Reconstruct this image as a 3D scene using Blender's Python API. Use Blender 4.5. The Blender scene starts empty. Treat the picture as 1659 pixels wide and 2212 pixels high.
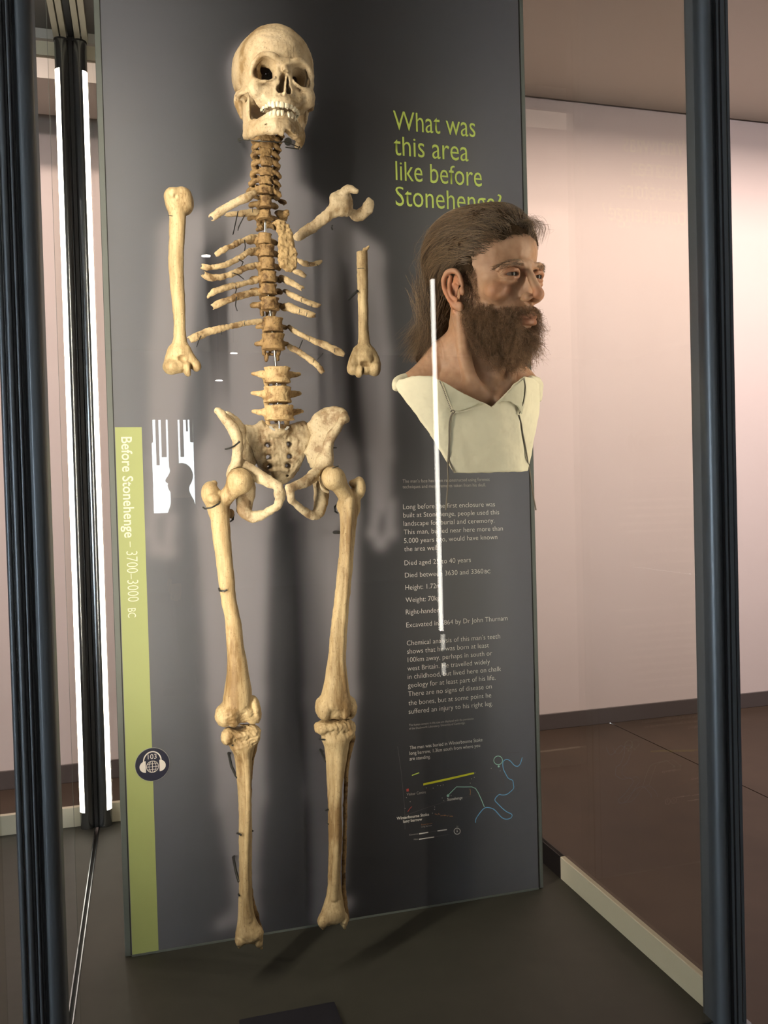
import bpy, math, random
import numpy as np
from mathutils import Vector, Matrix
S = bpy.context.scene
COL = S.collection

# ---------------------------------------------------------------- camera
# yaw / pitch / roll and focal length (in pixels of the 1659 x 2212 frame) measured from the vanishing points
FW, FH = 1659.0, 2212.0
YAW, PITCH, ROLL, FPX = 0.275432581, -0.0201644725, -0.0266902756, 1842.95957
CAM = np.array([0.0, 0.0, 1.5])
_f = np.array([math.sin(YAW)*math.cos(PITCH), math.cos(YAW)*math.cos(PITCH), math.sin(PITCH)])
_r = np.array([math.cos(YAW), -math.sin(YAW), 0.0]); _u = np.cross(_r, _f)
CR = _r*math.cos(ROLL)+_u*math.sin(ROLL); CU = -_r*math.sin(ROLL)+_u*math.cos(ROLL); CF = _f
cd = bpy.data.cameras.new('camera'); cam = bpy.data.objects.new('camera', cd); COL.objects.link(cam)
cd.sensor_fit = 'HORIZONTAL'; cd.sensor_width = 36.0; cd.lens = 36.0*FPX/FW; cd.clip_start = 0.02; cd.clip_end = 100
M = Matrix.Identity(4)
for i in range(3):
    M[i][0] = CR[i]; M[i][1] = CU[i]; M[i][2] = -CF[i]; M[i][3] = CAM[i]
cam.matrix_world = M
S.camera = cam
def at(px, py, Y):                     # point of the plane y = Y seen at a pixel of the photograph
    d = CR*(px-FW/2)/FPX - CU*(py-FH/2)/FPX + CF
    return CAM + d*(Y/d[1])
def atz(px, py, Z):
    d = CR*(px-FW/2)/FPX - CU*(py-FH/2)/FPX + CF
    return CAM + d*((Z-CAM[2])/d[2])

# ---------------------------------------------------------------- world, exposure
S.view_settings.view_transform = 'Standard'; S.view_settings.look = 'None'
S.view_settings.gamma = 1.0; S.view_settings.use_curve_mapping = False
S.view_settings.exposure = 0.0
w = bpy.data.worlds.new('daylight'); S.world = w; w.use_nodes = True
bg = w.node_tree.nodes['Background']; bg.inputs[0].default_value = (0.80, 0.90, 1.0, 1); bg.inputs[1].default_value = 20.0
S.cycles.max_bounces = 8; S.cycles.diffuse_bounces = 3; S.cycles.glossy_bounces = 4
S.cycles.transmission_bounces = 6; S.cycles.transparent_max_bounces = 14
S.cycles.sample_clamp_indirect = 4.0; S.cycles.caustics_reflective = False; S.cycles.caustics_refractive = False

# ---------------------------------------------------------------- lights
def area(name, loc, target, sx, sy, power, col, spread=180, shape='RECTANGLE'):
    l = bpy.data.lights.new(name, 'AREA'); l.shape = shape; l.size = sx; l.size_y = sy
    l.energy = power; l.color = col; l.spread = math.radians(spread)
    o = bpy.data.objects.new(name, l); COL.objects.link(o)
    o.location = loc; d = Vector(target)-Vector(loc)
    o.rotation_euler = d.to_track_quat('-Z', 'Y').to_euler(); return o
def spot(name, loc, target, power, col, ang=60, blend=.6, rad=.02):
    l = bpy.data.lights.new(name, 'SPOT'); l.energy = power; l.color = col; l.spot_size = math.radians(ang)
    l.spot_blend = blend; l.shadow_soft_size = rad
    o = bpy.data.objects.new(name, l); COL.objects.link(o); o.location = loc
    d = Vector(target)-Vector(loc); o.rotation_euler = d.to_track_quat('-Z', 'Y').to_euler(); return o
WARM = (1.0, 0.885, 0.715)
# light strips on the inner side of the two front posts of the case
area('strip_light', (-0.085, 1.20, 1.72), (0.33, 1.62, 1.72), .012, 1.45, 7.4, WARM, 150)
area('strip_light', (0.835, 1.20, 1.72), (0.33, 1.66, 1.72), .012, 1.45, 2.4, WARM, 150)
# small spots in the lid of the case
spot('case_spot', (0.10, 1.22, 2.70), (0.24, 1.50, 1.9), 3.6, WARM, 55, .7, .02)
spot('case_spot', (0.62, 1.20, 2.70), (0.56, 1.42, 1.7), 4, WARM, 55, .7, .05)
# gallery lights: small ceiling downlights, warm-pink wall washers in a ceiling slot; the washers ahead of the slot are added fill
def mirz(px, py, Z):                   # ceiling point behind the viewer that the front glass mirrors at a pixel
    p = atz(px, py, Z); return (p[0], 2*1.165-p[1], Z)
PEND = [mirz(505, 763, 3.30), mirz(473, 822, 2.95)]
DOWN = PEND+[mirz(445, 553, 3.92), (5.2, -2.0, 3.92), (-3.0, -4.0, 3.92), (8.0, -5.0, 3.92), (-3.5, 0.5, 3.92)]
for p in DOWN:
    area('downlight', p, (p[0], p[1], 0), .085, .085, 7, (1.0, .93, .86), 180, 'DISK')
area('wall_washer', (3.6, 3.40, 3.99), (3.6, 4.6, 1.9), 6.0, .12, 115, (1.0, .80, .72), 170)
area('wall_washer', (3.7, 1.5, 3.90), (3.9, 4.86, 1.2), 4.0, .12, 66, (.98, .84, .84), 110)  # unseen fill, added to brighten the lower wall
area('wall_washer', (-2.4, 1.5, 3.90), (-2.2, 4.86, 1.2), 3.0, .12, 45, (.98, .84, .84), 110)  # same added fill for the left stretch of the wall
area('wall_washer', (-2.4, 3.40, 3.99), (-2.4, 4.6, 1.9), 4.0, .12, 75, (1.0, .80, .72), 170)

# ---------------------------------------------------------------- object helpers
def tag(o, label=None, cat=None, group=None, kind=None):
    if label: o['label'] = label
    if cat: o['category'] = cat
    if group: o['group'] = group
    if kind: o['kind'] = kind
    return o
def empty(name, loc):
    o = bpy.data.objects.new(name, None); COL.objects.link(o); o.location = loc; o.empty_display_size = .05; return o
def link(name, me, mat=None, parent=None):
    o = bpy.data.objects.new(name, me); COL.objects.link(o)
    if mat: me.materials.append(mat)
    if parent is not None:
        o.parent = parent; o.matrix_parent_inverse = Matrix.Translation(parent_origin(parent)).inverted()
    return o
def parent_origin(p):                  # parts are modelled in world coordinates, so only a thing's Empty is off the origin
    return Vector(p.location) if p.parent is None else Vector((0, 0, 0))
def npmesh(name, V, F4, smooth=True):
    V = np.asarray(V, np.float32); F = np.asarray(F4, np.int32)
    me = bpy.data.meshes.new(name); n = F.shape[1]
    me.vertices.add(len(V)); me.vertices.foreach_set('co', V.ravel())
    me.loops.add(F.size); me.loops.foreach_set('vertex_index', F.ravel())
    me.polygons.add(len(F)); me.polygons.foreach_set('loop_start', np.arange(0, F.size, n, dtype=np.int32))
    me.polygons.foreach_set('loop_total', np.full(len(F), n, np.int32))
    me.polygons.foreach_set('use_smooth', np.full(len(F), smooth))
    me.update(calc_edges=True); return me
class MB:                               # collects faces, links them as one mesh
    def __init__(s): s.v = []; s.f = []; s.sm = []
    def add(s, v, f, sm=False):
        n = len(s.v); s.v += [tuple(map(float, p)) for p in v]; s.f += [tuple(i+n for i in q) for q in f]; s.sm += [sm]*len(f); return s
    def box(s, a, b, bev=0.0):
        x0, y0, z0 = a; x1, y1, z1 = b
        if bev <= 0:
            s.add([(x0,y0,z0),(x1,y0,z0),(x1,y1,z0),(x0,y1,z0),(x0,y0,z1),(x1,y0,z1),(x1,y1,z1),(x0,y1,z1)],
                  [(0,3,2,1),(4,5,6,7),(0,1,5,4),(1,2,6,5),(2,3,7,6),(3,0,4,7)])
        else:
            e = bev; ring = lambda d, z: [(x0+d,y0+d,z),(x1-d,y0+d,z),(x1-d,y1-d,z),(x0+d,y1-d,z)]
            def oct_(d, z): return [(x0+d+e,y0+d,z),(x1-d-e,y0+d,z),(x1-d,y0+d+e,z),(x1-d,y1-d-e,z),(x1-d-e,y1-d,z),(x0+d+e,y1-d,z),(x0+d,y1-d-e,z),(x0+d,y0+d+e,z)]
            L = [oct_(e, z0), oct_(0, z0+e), oct_(0, z1-e), oct_(e, z1)]; v = sum(L, []); f = [tuple(range(7,-1,-1)), tuple(range(24,32))]
            for k in range(3):
                for i in range(8): f.append((k*8+i, k*8+(i+1)%8, k*8+8+(i+1)%8, k*8+8+i))
            s.add(v, f)
        return s
    def cyl(s, a, b, r, n=20, r2=None, caps=True):
        a = Vector(a); b = Vector(b); d = (b-a).normalized(); t = d.orthogonal().normalized(); q = d.cross(t); r2 = r if r2 is None else r2
        v = [a+(t*math.cos(k*2*math.pi/n)+q*math.sin(k*2*math.pi/n))*r for k in range(n)]
        v += [b+(t*math.cos(k*2*math.pi/n)+q*math.sin(k*2*math.pi/n))*r2 for k in range(n)]
        s.add(v, [(k, (k+1)%n, n+(k+1)%n, n+k) for k in range(n)], True)
        if caps: s.add(v[:n], [tuple(range(n-1,-1,-1))]); s.add(v[n:], [tuple(range(n))])
        return s
    def tube(s, pts, r, n=8):
        P = [Vector(p) for p in pts]; R = r if hasattr(r, '__len__') else [r]*len(P)
        v = []; prev = None
        for i, p in enumerate(P):
            d = (P[min(i+1, len(P)-1)]-P[max(i-1, 0)])
            d = d.normalized() if d.length > 1e-9 else Vector((0,0,1))
            t = d.orthogonal().normalized() if prev is None else (prev-d*prev.dot(d)).normalized()
            prev = t; q = d.cross(t)
            v += [p+(t*math.cos(k*2*math.pi/n)+q*math.sin(k*2*math.pi/n))*R[i] for k in range(n)]
        f = [(i*n+k, i*n+(k+1)%n, (i+1)*n+(k+1)%n, (i+1)*n+k) for i in range(len(P)-1) for k in range(n)]
        s.add(v, f, True); s.add(v[:n], [tuple(range(n-1,-1,-1))]); s.add(v[-n:], [tuple(range(n))]); return s
    def prism(s, outline, y0, y1):      # outline: (x, z) points, closed, counter-clockwise seen from -y
        n = len(outline); v = [(x, y0, z) for x, z in outline]+[(x, y1, z) for x, z in outline]
        s.add(v, [tuple(range(n)), tuple(range(2*n-1, n-1, -1))]+[(k, n+k, n+(k+1)%n, (k+1)%n) for k in range(n)]); return s
    def build(s, name, mat, parent=None):
        me = bpy.data.meshes.new(name); me.from_pydata(s.v, [], s.f); me.polygons.foreach_set('use_smooth', s.sm); me.update()
        return link(name, me, mat, parent)

# ---------------------------------------------------------------- materials
def mat(name, col, rough=.5, metal=0.0, spec=.5, bump=0, bscale=40, var=0, vscale=6, emit=None, estr=0, coat=0):
    m = bpy.data.materials.new(name); m.use_nodes = True; nt = m.node_tree; b = nt.nodes['Principled BSDF']
    b.inputs['Base Color'].default_value = (*col, 1); b.inputs['Roughness'].default_value = rough
    b.inputs['Metallic'].default_value = metal; b.inputs['Specular IOR Level'].default_value = spec
    if coat: b.inputs['Coat Weight'].default_value = coat; b.inputs['Coat Roughness'].default_value = .08
    tc = nt.nodes.new('ShaderNodeTexCoord')
    if var:
        n = nt.nodes.new('ShaderNodeTexNoise'); n.inputs['Scale'].default_value = vscale; n.inputs['Detail'].default_value = 8; n.inputs['Roughness'].default_value = .65
        r = nt.nodes.new('ShaderNodeValToRGB'); nt.links.new(tc.outputs['Object'], n.inputs['Vector']); nt.links.new(n.outputs[0], r.inputs[0])
        r.color_ramp.elements[0].position = .3; r.color_ramp.elements[1].position = .7
        r.color_ramp.elements[0].color = (*[c*(1-var) for c in col], 1); r.color_ramp.elements[1].color = (*[min(1, c*(1+var)) for c in col], 1)
        nt.links.new(r.outputs[0], b.inputs['Base Color'])
    if bump:
        n = nt.nodes.new('ShaderNodeTexNoise'); n.inputs['Scale'].default_value = bscale; n.inputs['Detail'].default_value = 5
        bp = nt.nodes.new('ShaderNodeBump'); bp.inputs['Strength'].default_value = bump; bp.inputs['Distance'].default_value = .002
        nt.links.new(tc.outputs['Object'], n.inputs['Vector']); nt.links.new(n.outputs[0], bp.inputs['Height']); nt.links.new(bp.outputs[0], b.inputs['Normal'])
    if emit: b.inputs['Emission Color'].default_value = (*emit, 1); b.inputs['Emission Strength'].default_value = estr
    return m
def lin(r, g, b): return tuple(((c/255+.055)/1.055)**2.4 if c > 10 else c/255/12.92 for c in (r, g, b))
def glassmat(name, tint, refl=1.0):     # clear thin pane: passes light straight, mirrors by Fresnel
    m = bpy.data.materials.new(name); m.use_nodes = True; nt = m.node_tree; nt.nodes.clear()
    o = nt.nodes.new('ShaderNodeOutputMaterial'); mx = nt.nodes.new('ShaderNodeMixShader')
    t = nt.nodes.new('ShaderNodeBsdfTransparent'); t.inputs[0].default_value = (*tint, 1)
    g = nt.nodes.new('ShaderNodeBsdfGlossy'); g.inputs['Roughness'].default_value = 0.0
    lw = nt.nodes.new('ShaderNodeLayerWeight'); lw.inputs[0].default_value = .5      # Schlick: .04 + .96 (1 - cos)^5
    pw = nt.nodes.new('ShaderNodeMath'); pw.operation = 'POWER'; pw.inputs[1].default_value = 5; nt.links.new(lw.outputs['Facing'], pw.inputs[0])
    fr = nt.nodes.new('ShaderNodeMath'); fr.operation = 'MULTIPLY_ADD'; fr.inputs[1].default_value = .96*refl; fr.inputs[2].default_value = .04*refl; nt.links.new(pw.outputs[0], fr.inputs[0])
    nt.links.new(fr.outputs[0], mx.inputs[0]); nt.links.new(t.outputs[0], mx.inputs[1]); nt.links.new(g.outputs[0], mx.inputs[2])
    nt.links.new(mx.outputs[0], o.inputs[0]); return m
M_GLASS = glassmat('display_glass', (.985, .982, .962))
M_STEEL = mat('brushed_steel', (.32, .34, .36), .22, 1.0)
M_POST = mat('anodised_dark_post', (.17, .19, .215), .42, .6)
M_BLACK = mat('black_gasket', (.006, .006, .007), .6)
M_LID = mat('case_lid_grey', lin(95, 92, 88), .6)
M_DECK = mat('case_deck_grey_green', (.050, .050, .040), .62, var=.10, vscale=14)
M_CREAM = mat('cream_upstand', (.62, .58, .45), .55)
M_LED = mat('led_strip', (1, 1, 1), .5, emit=(1.0, .93, .80), estr=9)
# ================================================================ THE ROOM
YW = 4.86; HC = 3.93; X0, X1, YB = -6.0, 9.0, -12.0
M_WALL = mat('pale_pink_plaster', (.66, .58, .545), .85, bump=.05, bscale=90, var=.015, vscale=2)
M_WALLD = mat('grey_plaster', (.20, .19, .19), .9)
M_CEIL = mat('beige_ceiling', (.60, .56, .49), .85)
M_BASE = mat('brown_skirting', (.085, .070, .066), .6)
# polished brown concrete floor
M_FLOOR = mat('brown_concrete', (.050, .034, .024), .60, spec=.25, bump=.03, bscale=30, var=.28, vscale=1.1)
b = MB().box((X0, YW, 0), (X1, YW+.1, HC+.5)); tag(b.build('wall_back', M_WALL), kind='structure')
b = MB().box((X0-.1, YB, 0), (X0, -5, HC+.5)).box((X0-.1, -2.5, 0), (X0, YW, HC+.5)).box((X0-.1, -5, 0), (X0, -2.5, .6)).box((X0-.1, -5, 2.4), (X0, -2.5, HC+.5)); tag(b.build('wall_left', M_WALLD), kind='structure')
sw = tag(MB().box((X0-.06, -5, .6), (X0-.05, -2.5, 2.4)).build('window_2', M_GLASS), kind='structure')  # unseen window, added for bluish daylight highlights on the posts
for y in (-5, -3.78, -2.56): MB().box((X0-.09, y, .6), (X0-.02, y+.06, 2.4)).build('window_frame', M_POST, sw)
b = MB().box((X1, YB, 0), (X1+.1, YW, HC+.5)); tag(b.build('wall_right', M_WALLD), kind='structure')
# floor: poured slabs with joints between them
fl = MB().box((X0, YB, -.12), (X1, YW, -.02)).build('floor', M_FLOOR); tag(fl, kind='structure')
jx = [X0, -2.9, 0.0, 2.84, 5.8, X1]; jy = [YB, -8.0, -4.0, -.4, 1.2, YW]
for i in range(5):
    for j in range(5):
        MB().box((jx[i]+.004, jy[j]+.004, -.02), (jx[i+1]-.004, jy[j+1]-.004, 0)).build('slab', M_FLOOR, fl)
b = MB().box((X0, YB, HC), (X1, 3.2, HC+.04)).box((X0, 3.6, HC), (X1, YW-.02, HC+.04)); tag(b.build('ceiling', M_CEIL), kind='structure')
b = MB().box((X0, YW-.02, HC+.03), (X1, YW, HC+.04)).box((X0, 3.1, HC+.14), (X1, 3.7, HC+.16)).box((X0, 3.16, HC+.04), (X1, 3.2, HC+.14)).box((X0, 3.6, HC+.04), (X1, 3.64, HC+.14)); tag(b.build('ceiling_trough', M_WALLD), kind='structure')  # unseen slot, shaped so its edge cuts washer light off the wall top
bb = MB(); x = X0
bb.box((X0, YW-.014, 0), (X1, YW-.0005, .099), .002); tag(bb.build('baseboard_back', M_BASE), kind='structure')
# ceiling box at far left, added in place of a grey reflection in the glass
b = MB().box((X0, YW-.5, 3.52), (.25, YW-.095, HC-.001)); tag(b.build('trim_1', mat('grey_beige_soffit', (.52, .49, .44), .85)), kind='structure')
# rear wall (behind the viewer) with a tall window; built for what the case glass mirrors
def mir(px, py, Yp): return at(px, py, Yp)     # Yp: distance of the mirrored plane
YM = 2*1.165
a0 = mir(322, 905, YM-YB); a1 = mir(421, 905, YM-YB); wz1 = a0[2]; wz0 = float(mir(370, 1112, YM-YB)[2])
wx0, wx1 = a0[0], a1[0]
rw = MB()
rw.box((X0, YB-.15, 0), (wx0, YB, HC+.5)).box((wx1, YB-.15, 0), (X1, YB, HC+.5)).box((wx0, YB-.15, wz1), (wx1, YB, HC+.5)).box((wx0, YB-.15, 0), (wx1, YB, wz0))
tag(rw.build('wall_rear', M_WALLD), kind='structure')
wn = MB(); wn.box((wx0, YB-.10, wz0), (wx1, YB-.09, wz1)); wn_o = tag(wn.build('window_1', M_GLASS), kind='structure')
fr = MB(); t = .03
mx = (wx0+wx1)/2-.02
fr.box((wx0, YB-.12, wz0), (wx0+t, YB-.06, wz1)).box((wx1-t, YB-.12, wz0), (wx1, YB-.06, wz1)).box((mx-.04, YB-.12, wz0), (mx+.05, YB-.06, wz1))
fr.box((wx0, YB-.12, wz0), (wx1, YB-.06, wz0+t)).build('window_frame', M_POST, wn_o)
rnd = random.Random(4)
for k, (u0, u1, dl) in enumerate([(0, .07, .38), (.13, .20, .75), (.25, .36, .62), (.40, .62, .8), (.66, .74, .62), (.80, .84, .2), (.88, .95, .38)]):
    MB().box((wx0+(wx1-wx0)*u0, YB-.05, wz1-dl), (wx0+(wx1-wx0)*u1, YB-.03, wz1)).build('hanging_slat', M_WALLD, wn_o)
b = MB().box((X0, YB-14, -.2), (X1, YB-.15, -.05)); tag(b.build('ground_outside', mat('pale_chalk_ground', (.30, .32, .30), .9)), kind='structure')
# ================================================================ THE DISPLAY CASE
ZD = 0.64; ZT = 2.735; YF = 1.165; YR = 2.40; XR = 0.868; XL = -1.05; XS = -0.142
case = empty('display_case', (0.35, 1.8, 0))
tag(case, 'tall glass display case with dark metal posts and a grey deck', 'display case')
pb = MB().box((XL, YF-.03, 0), (XR+.035, YR+.03, ZD-.02)).build('plinth', mat('plinth_grey', (.06, .062, .06), .5), case)
MB().box((XL+.02, YF, ZD-.02), (XS-.006, YR, ZD)).box((XS+.006, YF, ZD-.02), (XR, YR, ZD)).build('deck', M_DECK, case)
MB().box((XS-.0055, YF, ZD-.019), (XS-.0035, YR, ZD+.003)).box((XS+.0035, YF, ZD-.019), (XS+.0055, YR, ZD+.003)).build('deck_channel', M_STEEL, case)
# lid with the double rail that runs front to back
MB().box((XL, YF-.03, ZT), (XR+.035, YR+.03, ZT+.20)).build('lid', M_LID, case)
for x in (-.168, -.116):
    MB().box((x-.016, YF+.02, ZT-.030), (x-.002, YR-.015, ZT)).box((x+.002, YF+.02, ZT-.030), (x+.016, YR-.015, ZT)).build('lid_rail', M_CREAM, case)
MB().box((-.149, YF+.02, ZT-.022), (-.135, YR, ZT)).build('rail_gap', M_BLACK, case)
# rear head and foot rails
M_HEAD = mat('pale_head_rail', (.50, .49, .46), .4)
MB().box((XL, YR-.012, ZT-.026), (XR, YR+.01, ZT-.0005)).build('head_rail', M_HEAD, case)
MB().box((XL, YR-.006, ZT-.066), (XR, YR+.01, ZT-.030)).build('head_rail', M_CREAM, case)
MB().box((XL, YR-.006, ZD), (XR, YR+.01, ZD+.052), .001).build('foot_rail', M_CREAM, case)
MB().box((XR-.004, YF+.03, ZD), (XR+.008, 1.700, ZD+.050), .001).build('foot_rail', M_CREAM, case)
MB().box((XR-.004, 1.700, ZD), (XR+.008, YR, ZD+.050)).build('foot_rail', M_BLACK, case)['label'] = 'dark rear stretch of foot rail'
# glass panes
g = .008
MB().box((-.098, YF-g/2, ZD), (XR-.03, YF+g/2, ZT)).build('front_pane', M_GLASS, case)
MB().box((XL, YF-g/2, ZD), (-.185, YF+g/2, ZT)).build('front_pane', M_GLASS, case)
MB().box((XR-.002, YF+.03, ZD+.05), (XR+.006, YR-.01, ZT)).build('side_pane', M_GLASS, case)
MB().box((XS+.03, YR-.004, ZD+.05), (XR-.004, YR+.004, ZT-.066)).build('rear_pane', M_GLASS, case)
MB().box((XL, YR-.004, ZD+.05), (XS-.03, YR+.004, ZT-.066)).build('rear_pane', M_GLASS, case)
# front posts: extrusion with rounded nose, ribs and dark gaskets
def post(cx, cy, s, name='corner_post'):
    # s = +1: rounded nose on the left (inner) side of the post in the picture
    prof = []; R = .011
    nose = [(-.0135+.0125*math.cos(t), -.0105+.0135*math.sin(t)) for t in np.linspace(math.radians(178), math.radians(290), 16)]
    pts = nose+[(-.006, -.019), (-.003, -.018), (.001, -.018), (.001, -.0235), (.0045, -.0235), (.0045, -.018),
           (.009, -.018), (.009, -.0225), (.016, -.0225), (.016, -.019), (.019, -.019), (.019, -.0225), (.024, -.0215), (.026, -.018), (.026, .02), (.022, .024), (-.022, .024), (-.026, .02)]
    P = [(cx+s*x, cy+y) for x, y in pts]
    if s < 0: P = P[::-1]
    n = len(P); m = MB(); v = [(x, y, ZD-.02) for x, y in P]+[(x, y, ZT+.02) for x, y in P]
    m.add(v, [(k, (k+1)%n, n+(k+1)%n, n+k) for k in range(n)])
    o = m.build(name, M_POST, case); o.data.polygons.foreach_set('use_smooth', [k < 15 if s > 0 else n-16-k < 15 and n-16-k >= 0 for k in range(n)])
    gx = MB()
    for x in (-.001, .00675):
        gx.box((cx+s*x-.0012, cy-.0225, ZD), (cx+s*x+.0012, cy-.017, ZT))
    gx.build('gasket', M_BLACK, o)
    MB().box((cx+s*.0175-.0007, cy-.0215, ZD), (cx+s*.0175+.0007, cy-.018, ZT)).build('seam_strip', M_STEEL, o)
    MB().box((cx-.032, cy-.03, ZD-.03), (cx+.034, cy+.028, ZD-.002), .003).build('post_foot', M_POST, o)
    return o
post(.882, 1.17, 1)
post(-.1415, 1.185, -1)
MB().box((-.1485, YR-.030, ZD+.0005), (-.1395, YR-.008, ZT-.024)).build('divider_seal', M_BLACK, case)
# LED tubes: two steel tubes beside the rear divider, a lit strip along the outer side of each
for x, s in ((-.1655, -1), (-.1225, 1)):
    t = MB().cyl((x, YR-.02, ZD), (x, YR-.02, ZT-.024), .0185, 32).build('light_tube', M_STEEL, case)
    m = MB(); n = 5; r = .0192
    a0, a1 = (math.radians(-165), math.radians(-108)) if s < 0 else (math.radians(-68), math.radians(-12))
    z0, z1 = ZD+.045, ZT-.11
    ring = lambda z, q: [(x+q*math.cos(a0+(a1-a0)*k/n), YR-.02+q*math.sin(a0+(a1-a0)*k/n), z) for k in range(n+1)]
    v = ring(z0, r)+ring(z1, r)+ring(z0, r-.003)+ring(z1, r-.003); k1 = n+1
    f = [(k, k+1, k1+k+1, k1+k) for k in range(n)]+[(2*k1+k+1, 2*k1+k, 3*k1+k, 3*k1+k+1) for k in range(n)]
    f += [(0, k1, 3*k1, 2*k1), (n, 2*k1+n, 3*k1+n, k1+n)]
    m.add(v, f); m.build('led_strip', M_LED, t)
    MB().cyl((x, YR-.02, ZT-.034), (x, YR-.02, ZT-.024), .0195, 32).build('end_cap', M_BLACK, t)
# label block on the deck, only its far edge in view
lb = MB().box((.125, 1.24, ZD+.0005), (.284, 1.392, ZD+.012), .001).build('caption_block', mat('navy_caption_block', (.012, .013, .022), .5))
tag(lb, 'dark navy caption block lying on the case deck at the bottom edge', 'caption block')
# ================================================================ THE GRAPHIC PANEL
YP = 1.673; PX0, PX1 = -.0463, .7965
panel = empty('graphic_panel', ((PX0+PX1)/2, YP+.02, ZD))
tag(panel, 'tall dark grey graphic panel with printed body silhouette behind the skeleton', 'panel')
M_PEDGE = mat('panel_edge_grey_green', (.135, .155, .145), .45)
MB().box((PX0-.012, YP-.0005, ZD+.0005), (PX1+.0125, YP+.035, ZT-.001), .001).build('backboard', M_PEDGE, panel)
MB().box((PX0-.0018, YP-.0015, ZD+.003), (PX1+.0026, YP-.0006, ZT-.002)).build('shadow_gap', M_BLACK, panel)
MB().box((PX0, YP-.004, ZD+.0005), (PX1, YP-.0015, ZD+.004)).build('foot_trim', M_PEDGE, panel)
# printed sheet: dense grid carrying the soft printed silhouette as colour
def uvp(px, py): p = at(px, py, YP); return np.array([p[0], p[2]])
nx, nz = 170, 420
gx = np.linspace(PX0, PX1, nx); gz = np.linspace(ZD+.004, ZT-.002, nz)
GX, GZ = np.meshgrid(gx, gz); P2 = np.stack([GX, GZ], -1)
def seg2(p, q, r0, r1):
    a = uvp(*p); b = uvp(*q); d = b-a; t = np.clip(((P2-a)@d)/(d@d), 0, 1)
    c = a+t[..., None]*d; s = .00089
    return np.linalg.norm(P2-c, axis=-1)-(r0+(r1-r0)*t)*s
def smn(a, b, k=.02):
    h = np.clip(.5+.5*(b-a)/k, 0, 1); return b*(1-h)+a*h-k*h*(1-h)
D = np.full(GX.shape, 9.0)
segs = [((580,170),(585,215),88,84),((588,240),(590,280),62,52),((592,330),(592,440),52,62),((592,425),(480,480),55,42),((592,425),(715,500),55,42),((480,480),(392,510),42,44),((715,500),(788,560),42,44),
        ((600,500),(600,980),120,110),((530,560),(530,960),72,78),((670,560),(675,960),72,78),
        ((388,520),(368,760),46,42),((368,760),(352,1000),42,30),((352,1000),(345,1090),30,26),((330,1110),(326,1150),14,13),((326,1150),(338,1185),13,14),((338,1185),(362,1190),14,13),((362,1190),(368,1120),13,14),
        ((786,560),(806,760),42,40),((806,760),(820,980),40,30),((820,980),(822,1090),28,24),((812,1110),(806,1150),13,12),((806,1150),(822,1172),12,12),((822,1172),(842,1150),12,12),((842,1150),(842,1090),12,14),
        ((520,1000),(505,1120),92,80),((690,1000),(705,1120),90,74),((505,1120),(510,1500),78,62),((510,1500),(520,1720),60,52),((520,1720),(528,1900),50,28),((528,1900),(530,1975),28,30),((520,1975),(480,1995),24,14),
        ((708,1120),(715,1500),70,58),((715,1500),(712,1700),58,50),((712,1700),(708,1900),48,34),((708,1900),(700,1975),32,28),((730,1965),(748,1950),18,12)]
for p, q, a, b_ in segs: D = smn(D, seg2(p, q, a, b_), .012)
gap = seg2((616,1140),(612,1980),28,44)     # clear gap between the legs
D = np.maximum(D, -gap)
blur = .016
mk = 1/(1+np.exp(np.clip(D/blur*3.0, -30, 30)))
base = np.array([.0215, .0225, .0265]); sil = np.array([.225, .215, .24])
# printed charcoal ground; the side strips' light is painted in towards the two long edges
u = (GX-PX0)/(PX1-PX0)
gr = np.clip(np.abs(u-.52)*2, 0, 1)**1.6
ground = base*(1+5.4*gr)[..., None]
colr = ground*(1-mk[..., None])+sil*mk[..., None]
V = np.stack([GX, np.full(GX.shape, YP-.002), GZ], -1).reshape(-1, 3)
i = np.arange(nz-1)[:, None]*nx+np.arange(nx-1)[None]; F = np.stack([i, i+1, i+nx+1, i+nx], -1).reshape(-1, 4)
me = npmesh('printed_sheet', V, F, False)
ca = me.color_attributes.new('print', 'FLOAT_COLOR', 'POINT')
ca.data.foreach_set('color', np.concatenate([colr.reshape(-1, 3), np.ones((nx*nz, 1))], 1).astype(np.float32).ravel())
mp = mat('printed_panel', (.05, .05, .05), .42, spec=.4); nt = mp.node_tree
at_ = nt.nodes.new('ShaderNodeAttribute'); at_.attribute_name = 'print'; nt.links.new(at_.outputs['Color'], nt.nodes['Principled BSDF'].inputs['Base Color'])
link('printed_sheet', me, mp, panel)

def flat(name, pts, m, y=.0026, parent=panel):        # thin printed shape from pixel outline
    v = [at(px, py, YP-y) for px, py in pts]; mm = MB().add(v, [tuple(range(len(v)))]); return mm.build(name, m, parent)
def stroke(name, pts, wpx, m, y=.0026, parent=panel, closed=False):
    P = [Vector(at(px, py, YP-y)) for px, py in pts]; n = len(P); w_ = wpx*.00089/2; v = []; f = []
    for i in range(n):
        if closed: d = P[(i+1) % n]-P[i-1]
        else: d = P[min(i+1, n-1)]-P[max(i-1, 0)]
        d.normalize(); q = Vector((-d.z, 0, d.x))*w_; v += [P[i]+q, P[i]-q]
    for i in range(n if closed else n-1):
        j = (i+1) % n; f.append((2*i, 2*i+1, 2*j+1, 2*j))
    return MB().add(v, f).build(name, m, parent)
M_GREEN = mat('printed_green_band', (.41, .46, .17), .45)
M_LIME = mat('printed_lime', (.50, .64, .12), .5)
M_TXT = mat('printed_cream', (.78, .76, .72), .5)
M_TXTG = mat('printed_grey', (.42, .40, .38), .5)
M_DIM = mat('printed_dim_grey', (.10, .095, .10), .5)
M_BLUE = mat('printed_blue', (.16, .42, .72), .5)
M_MINT = mat('printed_mint', (.36, .66, .56), .5)
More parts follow.
